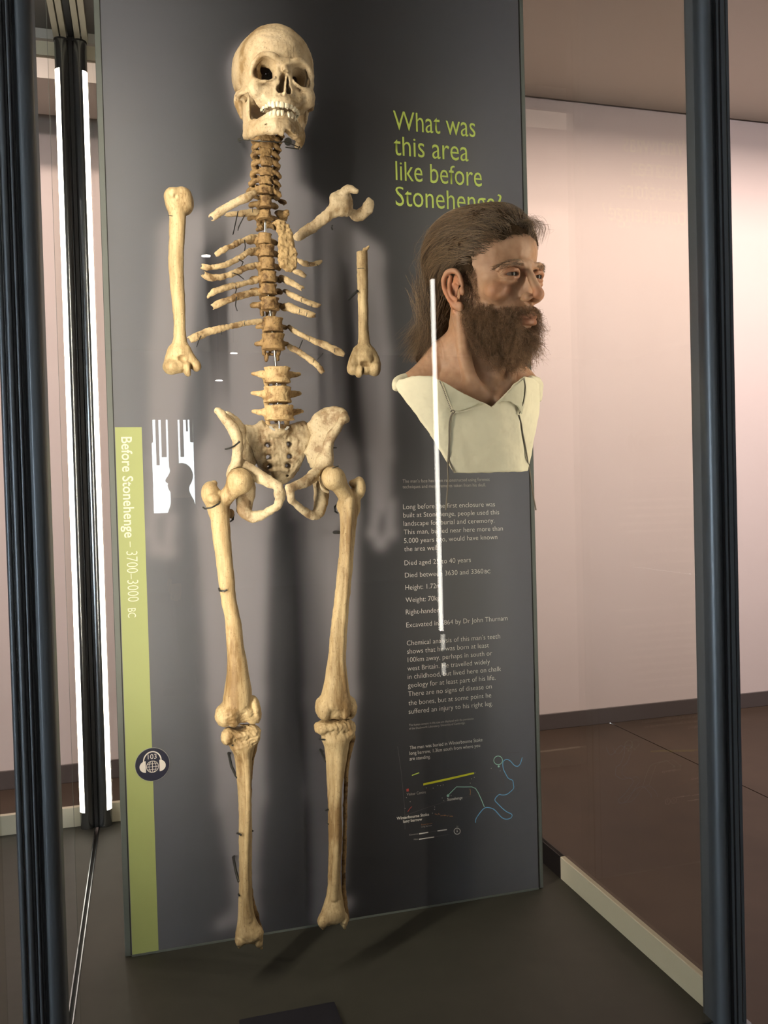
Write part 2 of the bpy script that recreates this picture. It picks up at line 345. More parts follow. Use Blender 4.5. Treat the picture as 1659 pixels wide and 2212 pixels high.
M_YEL = mat('printed_yellow', (.66, .68, .03), .5)
M_ORG = mat('printed_orange', (.42, .20, .09), .5)
M_RED = mat('printed_red', (.42, .07, .06), .5)
M_CREAMP = mat('printed_pale_band_text', (.85, .85, .68), .5)
ga = uvp(252, 923); gb = uvp(306, 923)
MB().add([(PX0+.001, YP-.0024, ZD+.004), (gb[0], YP-.0024, ZD+.004), (gb[0], YP-.0024, gb[1]), (PX0+.001, YP-.0024, gb[1])], [(0, 1, 2, 3)]).build('green_band', M_GREEN, panel)

def text_mesh(s, bold=0.0):
    c = bpy.data.curves.new('t', 'FONT'); c.body = s; c.size = 1; c.resolution_u = 3; c.offset = bold
    o = bpy.data.objects.new('t', c); COL.objects.link(o)
    dg = bpy.context.evaluated_depsgraph_get(); dg.update()
    me = bpy.data.meshes.new_from_object(o.evaluated_get(dg)); bpy.data.objects.remove(o); bpy.data.curves.remove(c)
    return me
def line(s, xl, yb, xr, cap, m, name='text_line', bold=0.0, vert=False, y=.0030, parent=None, tall=False):
    # s printed from pixel (xl, yb) on the baseline to pixel xr; cap = height of a capital in pixels
    me = text_mesh(s, bold); n = len(me.vertices); co = np.empty(n*3, np.float32); me.vertices.foreach_get('co', co); co = co.reshape(-1, 3)
    a = uvp(xl, yb); x0 = co[:, 0].min(); w_ = co[:, 0].max()-x0
    if not vert:
        # right end: same height on the panel as the left end
        X = a[0]; lo, hi = X, X+1.5
        for _ in range(40):
            mid = (lo+hi)/2; d = np.array([mid, YP, a[1]])-CAM
            px = FW/2+FPX*(d@CR)/(d@CF)
            if px < xr: lo = mid
            else: hi = mid
        sx = (lo-X)/w_; sz = abs(uvp(xl, yb-cap)[1]-a[1])/.682
        if tall: yy = co[:, 1]; co[:, 1] = np.where(yy <= .449, yy*1.13, .507+(yy-.449)*.75)      # tall x-height of the condensed heading face
        out = np.stack([a[0]+(co[:, 0]-x0)*sx, np.full(n, YP-y), a[1]+co[:, 1]*sz], 1)
    else:
        # reads downward: xl,yb = start (top) on the baseline (left), xr = pixel row of the end
        b_ = uvp(xl, xr); sx = (a[1]-b_[1])/w_; sz = cap*.00089/.72
        out = np.stack([a[0]+co[:, 1]*sz, np.full(n, YP-y), a[1]-(co[:, 0]-x0)*sx], 1)
    me.vertices.foreach_set('co', out.astype(np.float32).ravel()); me.update()
    o = link(name, me, m, parent or panel); return o
# heading
for s, xl, yb, xr in (('What was', 849, 281, 1026), ('this area', 850, 336, 1011), ('like before', 854, 390, 1040), ('Stonehenge?', 854, 445, 1083)):
    line(s, xl, yb, xr, 41, M_LIME, 'heading_line', -.002, tall=True)
body = [('The man\u2019s face has been reconstructed using forensic', 869, 1043, 1057, 7, 0), ('techniques and measurements taken from his skull.', 869, 1055, 1048, 7, 0),
 ('Long before the first enclosure was', 870, 1100, 1068, 10.5, 1), ('built at Stonehenge, people used this', 870.5, 1118, 1077, 10.5, 1), ('landscape for burial and ceremony.', 871, 1136, 1067, 10.5, 1),
 ('This man, buried near here more than', 871.5, 1154.5, 1085, 10.5, 1), ('5,000 years ago, would have known', 872, 1173, 1073, 10.5, 1), ('the area well.', 872.5, 1191, 946, 10.5, 1),
 ('Died aged 25 to 40 years', 873, 1221, 1016, 10.5, 1), ('Died between 3630 and 3360', 874, 1247.5, 1043, 10.5, 1), ('Height: 1.72m', 875, 1274, 951, 10.5, 1), ('Weight: 70kg', 875.5, 1301, 949, 10.5, 1),
 ('Right-handed', 876, 1327, 948, 10.5, 1), ('Excavated in 1864 by Dr John Thurnam', 877, 1355, 1095, 10.5, 1),
 ('Chemical analysis of this man\u2019s teeth', 878, 1394, 1079, 10.5, 1), ('shows that he was born at least', 878.5, 1412, 1055, 10.5, 1), ('100km away, perhaps in south or', 880, 1430, 1062, 10.5, 1),
 ('west Britain. He travelled widely', 879.5, 1448.5, 1057, 10.5, 1), ('in childhood, but lived here on chalk', 880, 1466.5, 1081, 10.5, 1), ('geology for at least part of his life.', 880.5, 1485, 1069, 10.5, 1),
 ('There are no signs of disease on', 881, 1503.5, 1061, 10.5, 1), ('the bones, but at some point he', 881.5, 1523, 1060, 10.5, 1), ('suffered an injury to his right leg.', 882, 1541.5, 1063, 10.5, 1),
 ('The human remains in this case are displayed with the permission', 883, 1568, 1022, 4.6, 0), ('of the Duckworth Laboratory, University of Cambridge.', 883, 1575.5, 1004, 4.6, 0),
 ('The man was buried in Winterbourne Stoke', 884, 1618, 1041, 7.5, 1), ('long barrow, 1.3km south from where you', 884, 1630, 1036, 7.5, 1), ('are standing.', 884, 1642, 929, 7.5, 1)]
for s, xl, yb, xr, cap, k in body:
    line(s, xl, yb, xr, cap, M_TXT if k else M_TXTG, 'text_line', -.012 if cap > 8 else -.004)
line('BC', 1046, 1238.5, 1058, 7.5, M_TXT, 'text_line', -.006)
line('Before Stonehenge', 262, 944, 1162, 22, M_CREAMP, 'band_title', .012, True)
line('\u2013 3700\u20133000', 272, 1170, 1300, 24, M_CREAMP, 'band_date', -.012, True)
line('BC', 276, 1314, 1334, 17, M_CREAMP, 'band_date', -.004, True)
# map
def px_map(pts): return [(820+x/4.366, 1560+y/4.366) for x, y in pts]
def smooth(pts, it=2):
    for _ in range(it):
        q = [pts[0]]
        for a, b_ in zip(pts[:-1], pts[1:]):
            q += [(a[0]*.75+b_[0]*.25, a[1]*.75+b_[1]*.25), (a[0]*.25+b_[0]*.75, a[1]*.25+b_[1]*.75)]
        pts = q+[pts[-1]]
    return pts
riv = [(1345,332),(1330,390),(1305,420),(1270,410),(1235,365),(1200,348),(1170,362),(1160,385),(1165,440),(1190,490),(1215,535),(1258,545),(1262,590),(1268,625),(1230,660),(1195,685),(1150,688),(1130,678),(1100,705),(1082,735),(1110,765),(1135,790),(1165,820),(1205,850),(1245,865),(1252,885),(1235,908),(1190,918),(1150,900),(1120,865),(1085,825),(1050,808),(1000,802),(970,825),(935,870),(905,915),(905,948)]
stroke('river_line', smooth(px_map(riv)), 2.0, M_BLUE)
stroke('avenue_line', px_map([(645,690),(680,655),(725,610),(800,611),(870,610),(905,625),(930,665),(960,730),(988,800)]), 1.8, M_MINT)
def ring(name, cx, cy, r, w_, m):
    return stroke(name, [(cx+r*math.cos(k*math.pi/14), cy+r*math.sin(k*math.pi/14)) for k in range(28)], w_, m, closed=True)
def disc(name, cx, cy, r, m, y=.0028): return flat(name, [(cx+r*math.cos(k*math.pi/9), cy+r*math.sin(k*math.pi/9)) for k in range(18)], m, y)
c = px_map([(645,693)])[0]; disc('map_dot', c[0], c[1], 2.9, M_MINT)
c = px_map([(1118,360)])[0]; ring('map_ring', c[0], c[1], 9.3, 1.6, M_MINT)
c = px_map([(1123,417)])[0]; disc('map_dot', c[0], c[1], 2.2, M_MINT)
flat('cursus_bar', px_map([(412,578),(890,472),(892,488),(640,548),(412,597)]), M_YEL); stroke('cursus_bar', px_map([(305,502),(373,477)]), 2.4, M_LIME)
for pts in ([(1140,180),(1138,290),(1155,400),(1160,560),(1180,640),(1215,760)], [(1145,292),(1315,285)], [(240,880),(420,815),(560,770),(700,715),(830,705),(1000,665),(1150,658),(1230,635),(1325,602)], [(170,230),(205,480),(235,800),(240,1010)]):
    stroke('road_line', px_map(pts), 1.0, M_DIM, .0025)
flat('map_square', px_map([(252,630),(275,626),(277,652),(254,655)]), M_RED)
stroke('map_mark', px_map([(852,628),(858,655),(854,688)]), 1.6, M_ORG)
rn = random.Random(3)
for k in range(16):
    t = k/15; c = px_map([(525+160*t, 870+14*t+rn.uniform(-8, 8))])[0]; disc('map_mark', c[0], c[1], rn.uniform(.7, 1.4), M_ORG)
for x, y in ((440,620),(505,622),(548,597),(575,598),(600,592),(900,478),(893,520),(868,535),(855,575),(1053,435),(1137,460),(520,800),(518,822),(498,858),(675,693),(605,740),(590,715),(253,712),(288,750),(240,812)):
    c = px_map([(x, y)])[0]; disc('map_mark', c[0], c[1], .9, M_TXTG)
stroke('barrow_mark', px_map([(265,845),(285,815),(305,795)]), 1.6, M_RED)
line('Visitor Centre', 877.5, 1718, 919, 6, M_TXTG, 'map_label'); line('Stonehenge', 965, 1729, 998, 6, M_TXT, 'map_label', .01)
line('Winterbourne Stoke', 856, 1770, 926, 6, M_TXT, 'map_label', .02); line('long barrow', 870, 1776.5, 911, 6, M_TXT, 'map_label', .02)
line('Round barrow', 909, 1782, 933, 3.4, M_ORG, 'map_label'); line('Long barrow', 909, 1786.5, 932, 3.6, M_TXTG, 'map_label')
line('Kilometres', 883, 1804, 902, 3.4, M_TXTG, 'map_label'); line('Miles', 893, 1814, 902, 3.4, M_TXTG, 'map_label')
def seg_(x0, y0, x1, y1, m, w_=2.6): stroke('scale_bar', [(x0, y0), (x1, y1)], w_, m)
seg_(905, 1801.3, 925, 1798, M_TXT); seg_(925, 1798, 945, 1795, M_DIM, 1.2); seg_(945, 1795, 965.5, 1792, M_TXT)
seg_(905, 1813, 938, 1808, M_TXT); seg_(938, 1808, 969, 1802.5, M_DIM, 1.2)
ring('compass_ring', 987.5, 1795.5, 6.6, 1.6, M_TXT); flat('compass_needle', [(986.3, 1797.5), (988.9, 1797), (987.3, 1791)], M_TXT)
line('N', 985.5, 1786, 988.5, 3.4, M_TXTG, 'map_label')
# round audio sticker 103
st = empty('audio_sticker', at(329, 1651, YP-.006)); tag(st, 'round navy sticker printed with headphones, a globe and 103', 'sticker')
SO = at(329.3, 1651, YP-.003); RS = .0320
def sp(x, y, d): return (SO[0]+x*RS, SO[1]-d, SO[2]+y*RS)
def sdisc(name, cx, cy, rx, ry, d0, d1, m, n=40, a0=0, a1=2*math.pi, par=st):
    full = abs(a1-a0-2*math.pi) < 1e-6; k = n if full else n+1
    o = [(cx+rx*math.cos(a0+(a1-a0)*i/n), cy+ry*math.sin(a0+(a1-a0)*i/n)) for i in range(k)]
    v = [sp(x, y, d1) for x, y in o]+[sp(x, y, d0) for x, y in o]
    MB().add(v, [tuple(range(k))]+[(i, k+i, k+(i+1)%k, (i+1)%k) for i in range(k)]).build(name, m, par)
def sstroke(name, pts, w_, m, closed=False, d=.0022):
    P = [Vector(sp(x, y, d)) for x, y in pts]; n = len(P); v = []; f = []
    for i in range(n):
        dd = (P[(i+1) % n]-P[i-1]) if closed else (P[min(i+1, n-1)]-P[max(i-1, 0)]); dd.normalize(); q = Vector((-dd.z, 0, dd.x))*w_*RS/2; v += [P[i]+q, P[i]-q]
    for i in range(n if closed else n-1): j = (i+1) % n; f.append((2*i, 2*i+1, 2*j+1, 2*j))
    MB().add(v, f).build(name, m, st)
M_NAVY = mat('navy_sticker', (.022, .024, .05), .35); M_STW = mat('sticker_cream', (.80, .74, .68), .5)
sdisc('sticker_rim', 0, 0, 1.0, 1.0, 0, .0008, mat('sticker_rim', (.35, .36, .34), .4)); sdisc('sticker_face', 0, 0, .975, .975, .0006, .0014, M_NAVY)
sstroke('headband', [(.50*math.cos(t), .22+.55*math.sin(t)) for t in np.linspace(0, math.pi, 18)]+[(-.50, .08)], .07, M_STW)
sstroke('headband', [(.50, .22), (.50, .05)], .07, M_STW)
sdisc('ear_cup', -.38, -.10, .36, .34, .0012, .0024, M_STW, 18, math.pi/2, 3*math.pi/2); sdisc('ear_cup', .40, -.10, .36, .34, .0012, .0024, M_STW, 18, -math.pi/2, math.pi/2)
gc = [(.34*math.cos(t), -.12+.34*math.sin(t)) for t in np.linspace(0, 2*math.pi, 32, endpoint=False)]; sstroke('globe_line', gc, .035, M_STW, True)
for k in (-.20, 0, .20): sstroke('globe_line', [(k*math.cos(t), -.12+.34*math.sin(t)) for t in np.linspace(-math.pi/2, math.pi/2, 12)], .03, M_STW)
for k in (-.17, 0, .17): sstroke('globe_line', [(-math.sqrt(.34**2-k*k), -.12+k), (math.sqrt(.34**2-k*k), -.12+k)], .03, M_STW)
me = text_mesh('103'); n = len(me.vertices); co = np.empty(n*3, np.float32); me.vertices.foreach_get('co', co); co = co.reshape(-1, 3); w_ = co[:, 0].max()-co[:, 0].min()
co2 = np.array([sp(-.25+.5*(c_[0]-co[:, 0].min())/w_, .34+.30*c_[1]/.72, .0023) for c_ in co], np.float32); me.vertices.foreach_set('co', co2.ravel()); link('sticker_number', me, M_STW, st)
# ================================================================ SDF MODELLING
def rotm(yaw=0, pitch=0, roll=0):
    cz, sz = math.cos(yaw), math.sin(yaw); cx, sx = math.cos(pitch), math.sin(pitch); cy, sy = math.cos(roll), math.sin(roll)
    return (np.array([[cz,-sz,0],[sz,cz,0],[0,0,1]])@np.array([[1,0,0],[0,cx,-sx],[0,sx,cx]])@np.array([[cy,0,sy],[0,1,0],[-sy,0,cy]])).astype(np.float32)
class Vol:
    def __init__(s, lo, hi, vox):
        s.lo = np.array(lo, np.float32); s.v = vox
        s.n = [int(math.ceil((hi[i]-lo[i])/vox))+1 for i in range(3)]
        s.D = np.full(s.n, .5, np.float32)
        s.ax = [s.lo[i]+np.arange(s.n[i], dtype=np.float32)*vox for i in range(3)]
    def sub_(s, lo, hi):
        I = []
        for i in range(3):
            a = max(0, int((lo[i]-s.lo[i])/s.v)-1); b = min(s.n[i], int((hi[i]-s.lo[i])/s.v)+2)
            if b <= a: return None
            I.append(slice(a, b))
        return tuple(I), s.ax[0][I[0]][:, None, None], s.ax[1][I[1]][None, :, None], s.ax[2][I[2]][None, None, :]
    def op(s, fn, lo, hi, k=.004, cut=False, pad=None):
        pad = max(k*1.2, s.v*2.5) if pad is None else pad
        q = s.sub_([x-pad for x in lo], [x+pad for x in hi])
        if q is None: return
        I, X, Y, Z = q; d = fn(X, Y, Z); A = s.D[I]
        if cut: d = -d; h = np.clip(.5-.5*(d-A)/-k, 0, 1) if False else np.clip(.5+.5*(d-A)/k, 0, 1); s.D[I] = A*(1-h)+d*h+k*h*(1-h)
        else: h = np.clip(.5+.5*(A-d)/k, 0, 1); s.D[I] = A*(1-h)+d*h-k*h*(1-h)
    def ell(s, c, r, R=None, k=.004, cut=False):
        r = np.array([r]*3 if np.isscalar(r) else r, np.float32); m = float(r.max()); rm = float(r.min())
        def fn(X, Y, Z):
            x, y, z = X-c[0], Y-c[1], Z-c[2]
            if R is not None: x, y, z = R[0,0]*x+R[1,0]*y+R[2,0]*z, R[0,1]*x+R[1,1]*y+R[2,1]*z, R[0,2]*x+R[1,2]*y+R[2,2]*z
            x, y, z = x/r[0], y/r[1], z/r[2]; l = np.sqrt(x*x+y*y+z*z)
            x, y, z = x/r[0], y/r[1], z/r[2]; g = np.sqrt(x*x+y*y+z*z)
            return (l*(l-1)/np.maximum(g, 1e-6)).astype(np.float32)
        e = r if R is None else np.array([m]*3)
        s.op(fn, [c[i]-e[i] for i in range(3)], [c[i]+e[i] for i in range(3)], k, cut)
    def cap(s, a, b, ra, rb=None, k=.004, cut=False, flat=None):
        # flat = (direction, factor): thin the limb along a direction
        rb = ra if rb is None else rb; a = np.array(a, np.float32); b = np.array(b, np.float32)
        if flat is not None: n = np.array(flat[0], np.float32); n /= np.linalg.norm(n); fk = flat[1]
        def fn(X, Y, Z):
            x, y, z = X-a[0], Y-a[1], Z-a[2]; u = b-a
            if flat is not None:
                q = (fk-1)*(x*n[0]+y*n[1]+z*n[2]); x, y, z = x+q*n[0], y+q*n[1], z+q*n[2]; u = u+(fk-1)*float(u@n)*n
            t = np.clip((x*u[0]+y*u[1]+z*u[2])/max(float(u@u), 1e-12), 0, 1)
            x, y, z = x-t*u[0], y-t*u[1], z-t*u[2]
            d = np.sqrt(x*x+y*y+z*z)-(ra+(rb-ra)*t)
            return d if flat is None else d/ (1+.35*(fk-1))
        r = max(ra, rb); s.op(fn, np.minimum(a, b)-r, np.maximum(a, b)+r, k, cut)
    def tube(s, P, R, k=.004, flat=None, cut=False, sub=4):
        P, R = spline(P, R, sub)
        for i in range(len(P)-1): s.cap(P[i], P[i+1], R[i], R[i+1], k if i == 0 else min(k, .0015), cut, flat)
    def box(s, c, h, rnd=.002, R=None, k=.004, cut=False):
        m = float(np.linalg.norm(h)) if R is not None else 0
        def fn(X, Y, Z):
            x, y, z = X-c[0], Y-c[1], Z-c[2]
            if R is not None: x, y, z = R[0,0]*x+R[1,0]*y+R[2,0]*z, R[0,1]*x+R[1,1]*y+R[2,1]*z, R[0,2]*x+R[1,2]*y+R[2,2]*z
            qx, qy, qz = np.abs(x)-h[0]+rnd, np.abs(y)-h[1]+rnd, np.abs(z)-h[2]+rnd
            return np.sqrt(np.maximum(qx, 0)**2+np.maximum(qy, 0)**2+np.maximum(qz, 0)**2)+np.minimum(np.maximum(np.maximum(qx, qy), qz), 0)-rnd
        e = [m]*3 if R is not None else h
        s.op(fn, [c[i]-e[i] for i in range(3)], [c[i]+e[i] for i in range(3)], k, cut)
    def slab(s, poly, y, th, rnd=.003, k=.003, cut=False, bend=None):
        # polygon in the x/z plane, thickness th about depth y(+bend(x,z))
        V = np.array(poly, np.float32)
        def fn(X, Y, Z):
            x = X[:, :, 0]+0*Z[:, 0, :].reshape(1, -1); z = Z[0, :, :]+0*X[:, :, 0]
            d = (x-V[0,0])**2+(z-V[0,1])**2; sg = np.ones_like(d)
            for i in range(len(V)):
                a = V[i]; b = V[i-1]; ex, ez = b[0]-a[0], b[1]-a[1]; wx, wz = x-a[0], z-a[1]
                t = np.clip((wx*ex+wz*ez)/max(ex*ex+ez*ez, 1e-12), 0, 1); bx, bz = wx-ex*t, wz-ez*t; d = np.minimum(d, bx*bx+bz*bz)
                c1 = z >= a[1]; c2 = z < b[1]; c3 = ex*wz > ez*wx
                fl = (c1 & c2 & c3) | (~c1 & ~c2 & ~c3); sg = np.where(fl, -sg, sg)
            d2 = (sg*np.sqrt(d)).astype(np.float32)
            yy = y + (bend(x, z) if bend is not None else 0*x)
            qx = d2[:, None, :]+rnd; qy = np.abs(Y-yy[:, None, :])-th/2+rnd
            return np.sqrt(np.maximum(qx, 0)**2+np.maximum(qy, 0)**2)+np.minimum(np.maximum(qx, qy), 0)-rnd
        e = .10 if bend is not None else th/2
        s.op(fn, (V[:,0].min(), y-e, V[:,1].min()), (V[:,0].max(), y+e, V[:,1].max()), k, cut)
    def noise(s, amp, freq, seed=0, where=None):
        rs = np.random.RandomState(seed); m = np.abs(s.D) < amp*4+s.v*2; I = np.nonzero(m)
        p = np.stack([s.ax[0][I[0]], s.ax[1][I[1]], s.ax[2][I[2]]], 1); n = np.zeros(len(p), np.float32)
        for f, a in ((1, .5), (1.9, .3), (3.7, .2)):
            for _ in range(4):
                w = rs.normal(size=3); w *= freq*f*2*math.pi/np.linalg.norm(w)
                n += a*.5*np.sin(p@w.astype(np.float32)+rs.uniform(0, 6.28)+1.5*np.sin(p@rs.normal(size=3).astype(np.float32)*freq*4))
        if where is not None: n *= where(p)
        s.D[I] += amp*n
    def mesh(s, name):
        D = s.D; S_ = D < 0
        c = [(0,0,0),(1,0,0),(0,1,0),(1,1,0),(0,0,1),(1,0,1),(0,1,1),(1,1,1)]
        sl = lambda A, o: A[o[0]:A.shape[0]-1+o[0], o[1]:A.shape[1]-1+o[1], o[2]:A.shape[2]-1+o[2]]
        cnt = np.zeros([n-1 for n in D.shape], np.uint8)
        for o in c: cnt += sl(S_, o)
        I = np.nonzero((cnt > 0) & (cnt < 8)); N = len(I[0])
        idx = np.full(cnt.shape, -1, np.int32); idx[I] = np.arange(N)
        vals = [D[I[0]+o[0], I[1]+o[1], I[2]+o[2]] for o in c]
        acc = np.zeros((N, 3), np.float32); num = np.zeros(N, np.float32)
        for a in range(8):
            for ax, bit in ((0,1),(1,2),(2,4)):
                if a & bit: continue
                b = a | bit; va, vb = vals[a], vals[b]; m = (va < 0) != (vb < 0)
                t = np.where(m, va/np.where(m, va-vb, 1), 0)
                q = np.tile(np.array(c[a], np.float32), (N, 1)); q[:, ax] += t
                acc[m] += q[m]; num += m
        V = s.lo+(np.stack(I, 1)+acc/num[:, None])*s.v
        F = []
        for ax in range(3):
            o1, o2 = [(1,2),(2,0),(0,1)][ax]
            a = [slice(1, -1)]*3; b = [slice(1, -1)]*3; a[ax] = slice(0, -1); b[ax] = slice(1, None)
            A = S_[tuple(a)]; B = S_[tuple(b)]
            for flip, m in ((False, A & ~B), (True, ~A & B)):
                J = list(np.nonzero(m)); 
                for t in range(3):
                    if t != ax: J[t] = J[t]+1
                def g(d1, d2):
                    K = [x.copy() for x in J]; K[o1] -= d1; K[o2] -= d2; return idx[tuple(K)]
                q = np.stack([g(1,1), g(0,1), g(0,0), g(1,0)], 1)
                F.append(q[:, ::-1] if flip else q)
        F = np.concatenate(F); F = F[(F >= 0).all(1)]
        return npmesh(name, V, F)
def spline(P, R, sub=4):
    P = np.array(P, np.float64); R = np.array(R, np.float64); n = len(P)
    if sub <= 1 or n < 3: return P, R
    Q = np.concatenate([P, R.reshape(n, -1)], 1); Q = np.concatenate([2*Q[:1]-Q[1:2], Q, 2*Q[-1:]-Q[-2:-1]]); o = []
    for i in range(1, n):
        for k in range(sub):
            t = k/sub; a, b, c, d = Q[i-1], Q[i], Q[i+1], Q[i+2]
            o.append(.5*((2*b)+(c-a)*t+(2*a-5*b+4*c-d)*t*t+(3*b-a-3*c+d)*t**3))
    o.append(Q[n]); o = np.array(o); r = o[:, 3] if R.ndim == 1 else o[:, 3:]
    return o[:, :3], np.maximum(r, 1e-4)
# ================================================================ THE SKELETON
def bone_mat(name, light, dark, pit=.5, grain=1.0, rough=.55, sx=(26, 26, 6)):
    m = bpy.data.materials.new(name); m.use_nodes = True; nt = m.node_tree; L = nt.links; b = nt.nodes['Principled BSDF']
    b.inputs['Roughness'].default_value = rough; b.inputs['Specular IOR Level'].default_value = .35
    N = nt.nodes.new; tc = N('ShaderNodeTexCoord')
    mp = N('ShaderNodeMapping'); mp.inputs['Scale'].default_value = sx; L.new(tc.outputs['Object'], mp.inputs[0])
    n1 = N('ShaderNodeTexNoise'); n1.inputs['Scale'].default_value = 1; n1.inputs['Detail'].default_value = 9; n1.inputs['Roughness'].default_value = .62; L.new(mp.outputs[0], n1.inputs['Vector'])
    r1 = N('ShaderNodeValToRGB'); L.new(n1.outputs[0], r1.inputs[0]); e = r1.color_ramp.elements
    e[0].position = .39; e[0].color = (*dark, 1); e[1].position = .58; e[1].color = (*light, 1)
    mid = e.new(.46); mid.color = (*[(a*.62+c*.38) for a, c in zip(light, dark)], 1)
    # fine fibres along the bone
    mp2 = N('ShaderNodeMapping'); mp2.inputs['Scale'].default_value = (420, 420, 30); L.new(tc.outputs['Object'], mp2.inputs[0])
    n2 = N('ShaderNodeTexNoise'); n2.inputs['Scale'].default_value = 1; n2.inputs['Detail'].default_value = 4; L.new(mp2.outputs[0], n2.inputs['Vector'])
    # small stains and nutrient pits
    n3 = N('ShaderNodeTexNoise'); n3.inputs['Scale'].default_value = 340; n3.inputs['Detail'].default_value = 3; L.new(tc.outputs['Object'], n3.inputs['Vector'])
    r3 = N('ShaderNodeValToRGB'); L.new(n3.outputs[0], r3.inputs[0]); f = r3.color_ramp.elements; f[0].position = .28; f[0].color = (0, 0, 0, 1); f[1].position = .40; f[1].color = (1, 1, 1, 1)
    mx = N('ShaderNodeMix'); mx.data_type = 'RGBA'; mx.blend_type = 'MULTIPLY'; mx.inputs[0].default_value = .38*grain
    L.new(r1.outputs[0], mx.inputs[6]); r2 = N('ShaderNodeValToRGB'); L.new(n2.outputs[0], r2.inputs[0]); r2.color_ramp.elements[0].position = .35; r2.color_ramp.elements[1].position = .6; r2.color_ramp.elements[0].color = (.55, .45, .33, 1); L.new(r2.outputs[0], mx.inputs[7])
    mz = N('ShaderNodeMix'); mz.data_type = 'RGBA'; mz.blend_type = 'MULTIPLY'; mz.inputs[0].default_value = pit; L.new(mx.outputs[2], mz.inputs[6])
    r4 = N('ShaderNodeMix'); r4.data_type = 'RGBA'; L.new(r3.outputs[0], r4.inputs[0]); r4.inputs[6].default_value = (.16, .10, .05, 1); r4.inputs[7].default_value = (1, 1, 1, 1); L.new(r4.outputs[2], mz.inputs[7])
    L.new(mz.outputs[2], b.inputs['Base Color'])
    ad = N('ShaderNodeMath'); ad.operation = 'MULTIPLY_ADD'; L.new(r3.outputs[0], ad.inputs[0]); ad.inputs[1].default_value = .8; L.new(n2.outputs[0], ad.inputs[2])
    bp = N('ShaderNodeBump'); bp.inputs['Strength'].default_value = .35; bp.inputs['Distance'].default_value = .0012; L.new(ad.outputs[0], bp.inputs['Height']); L.new(bp.outputs[0], b.inputs['Normal'])
    return m
B_LONG = bone_mat('old_bone_yellow', (.57, .44, .25), (.27, .175, .08), .4)
B_PALE = bone_mat('old_bone_pale', (.62, .50, .33), (.34, .235, .125), .5, .6, .5, (30, 30, 22))
B_SPINE = bone_mat('old_bone_brown', (.36, .235, .105), (.13, .072, .028), .8, .6, .65, (60, 60, 60))
B_RIB = bone_mat('old_bone_rib', (.56, .43, .25), (.20, .125, .06), .6, .7, .6, (45, 45, 45))
B_STERN = bone_mat('old_bone_crumbly', (.46, .33, .165), (.27, .175, .08), .85, .6, .85, (90, 90, 90))
M_WIRE = mat('dark_mount_wire', (.05, .052, .05), .4, .6)
M_ROD = mat('steel_rod', (.62, .62, .60), .18, 1.0)
SK = empty('skeleton', (.18, 1.50, ZD))
tag(SK, 'complete old human skeleton of yellowed bones wired upright in front of the graphic panel', 'skeleton')
YS = 1.50
def sc_(P): return float(np.dot(np.array(P)-CAM, CF))/FPX
def W(px, py, dy=0.0, Y=YS): return at(px, py, Y+dy)
class Bone:
    # traced in pixels of the photograph (x0 + x/z), placed at depth Y of the skeleton's own plane
    def __init__(s, name, x0, y0, z, box, Y=YS, vox=.0013, dep=(-.045, .05)):
        s.name, s.x0, s.y0, s.z, s.Y = name, x0, y0, z, Y
        a = s.p(box[0], box[1]); b = s.p(box[2], box[3]); c = s.p(box[0], box[3]); d = s.p(box[2], box[1])
        A = np.array([a, b, c, d]); m = .006
        s.V = Vol((A[:,0].min()-m, Y+dep[0], A[:,2].min()-m), (A[:,0].max()+m, Y+dep[1], A[:,2].max()+m), vox)
    def p(s, x, y, dy=0.0): return at(s.x0+x/s.z, s.y0+y/s.z, s.Y+dy)
    def r(s, x, y, q): return q/s.z*sc_(s.p(x, y))
    def tube(s, pts, k=4, flat=None, cut=False, sub=4):
        P = [s.p(q[0], q[1], (q[3] if len(q) > 3 else 0)/1000) for q in pts]; R = [s.r(q[0], q[1], q[2]) for q in pts]
        s.V.tube(P, R, k/1000, flat, cut, sub); return s
    def ell(s, x, y, rx, ry, rd, dy=0, rot=0, k=4, cut=False):
        c = s.p(x, y, dy/1000); u = s.r(x, y, 1.0)
        s.V.ell(c, (rx*u, rd/1000, ry*u), rotm(roll=math.radians(rot)) if rot else None, k/1000, cut); return s
    def slab(s, pts, dy, th, rnd=2, k=3, cut=False, bend=None):
        P = [s.p(x, y) for x, y in pts]; s.V.slab([(q[0], q[2]) for q in P], s.Y+dy/1000, th/1000, rnd/1000, k/1000, cut, bend); return s
    def noise(s, amp, freq, seed=1, where=None): s.V.noise(amp/1000, freq, seed, where); return s
    def build(s, m, parent=SK, label=None):
        o = link(s.name, s.V.mesh(s.name), m, parent)
        if label: o['label'] = label
        return o
# ---- humerus, viewer's left
b = Bone('humerus', 340, 290, 3.19, (25, 360, 310, 1680), 1.51)
b.tube([(135,440,62,2),(135,520,58),(138,590,54),(135,700,52),(128,860,50),(130,950,49),(140,1100,45),(148,1200,41),(152,1300,38),(155,1400,42),(157,1470,54),(160,1530,66)], 3)
b.tube([(112,430,62,-4),(115,470,60,-4)], 8).ell(190, 470, 60, 85, 24, 6, 0, 8).ell(105, 425, 50, 50, 20, -6, 0, 6).ell(175, 420, 45, 45, 20, 0, 0, 8)
b.ell(160, 560, 70, 55, 14, 0, 0, 10, True) if False else None
b.tube([(120,1500,50,0),(90,1560,42,0),(100,1605,52,-3)], 8).tube([(190,1500,46),(235,1560,36),(268,1598,30)], 6)
b.ell(100, 1605, 62, 46, 18, -5, 0, 4).ell(150, 1600, 50, 45, 15, -2, 0, 4).ell(207, 1618, 30, 52, 16, -4, -8, 2).ell(268, 1600, 30, 34, 12, 3, 0, 4)
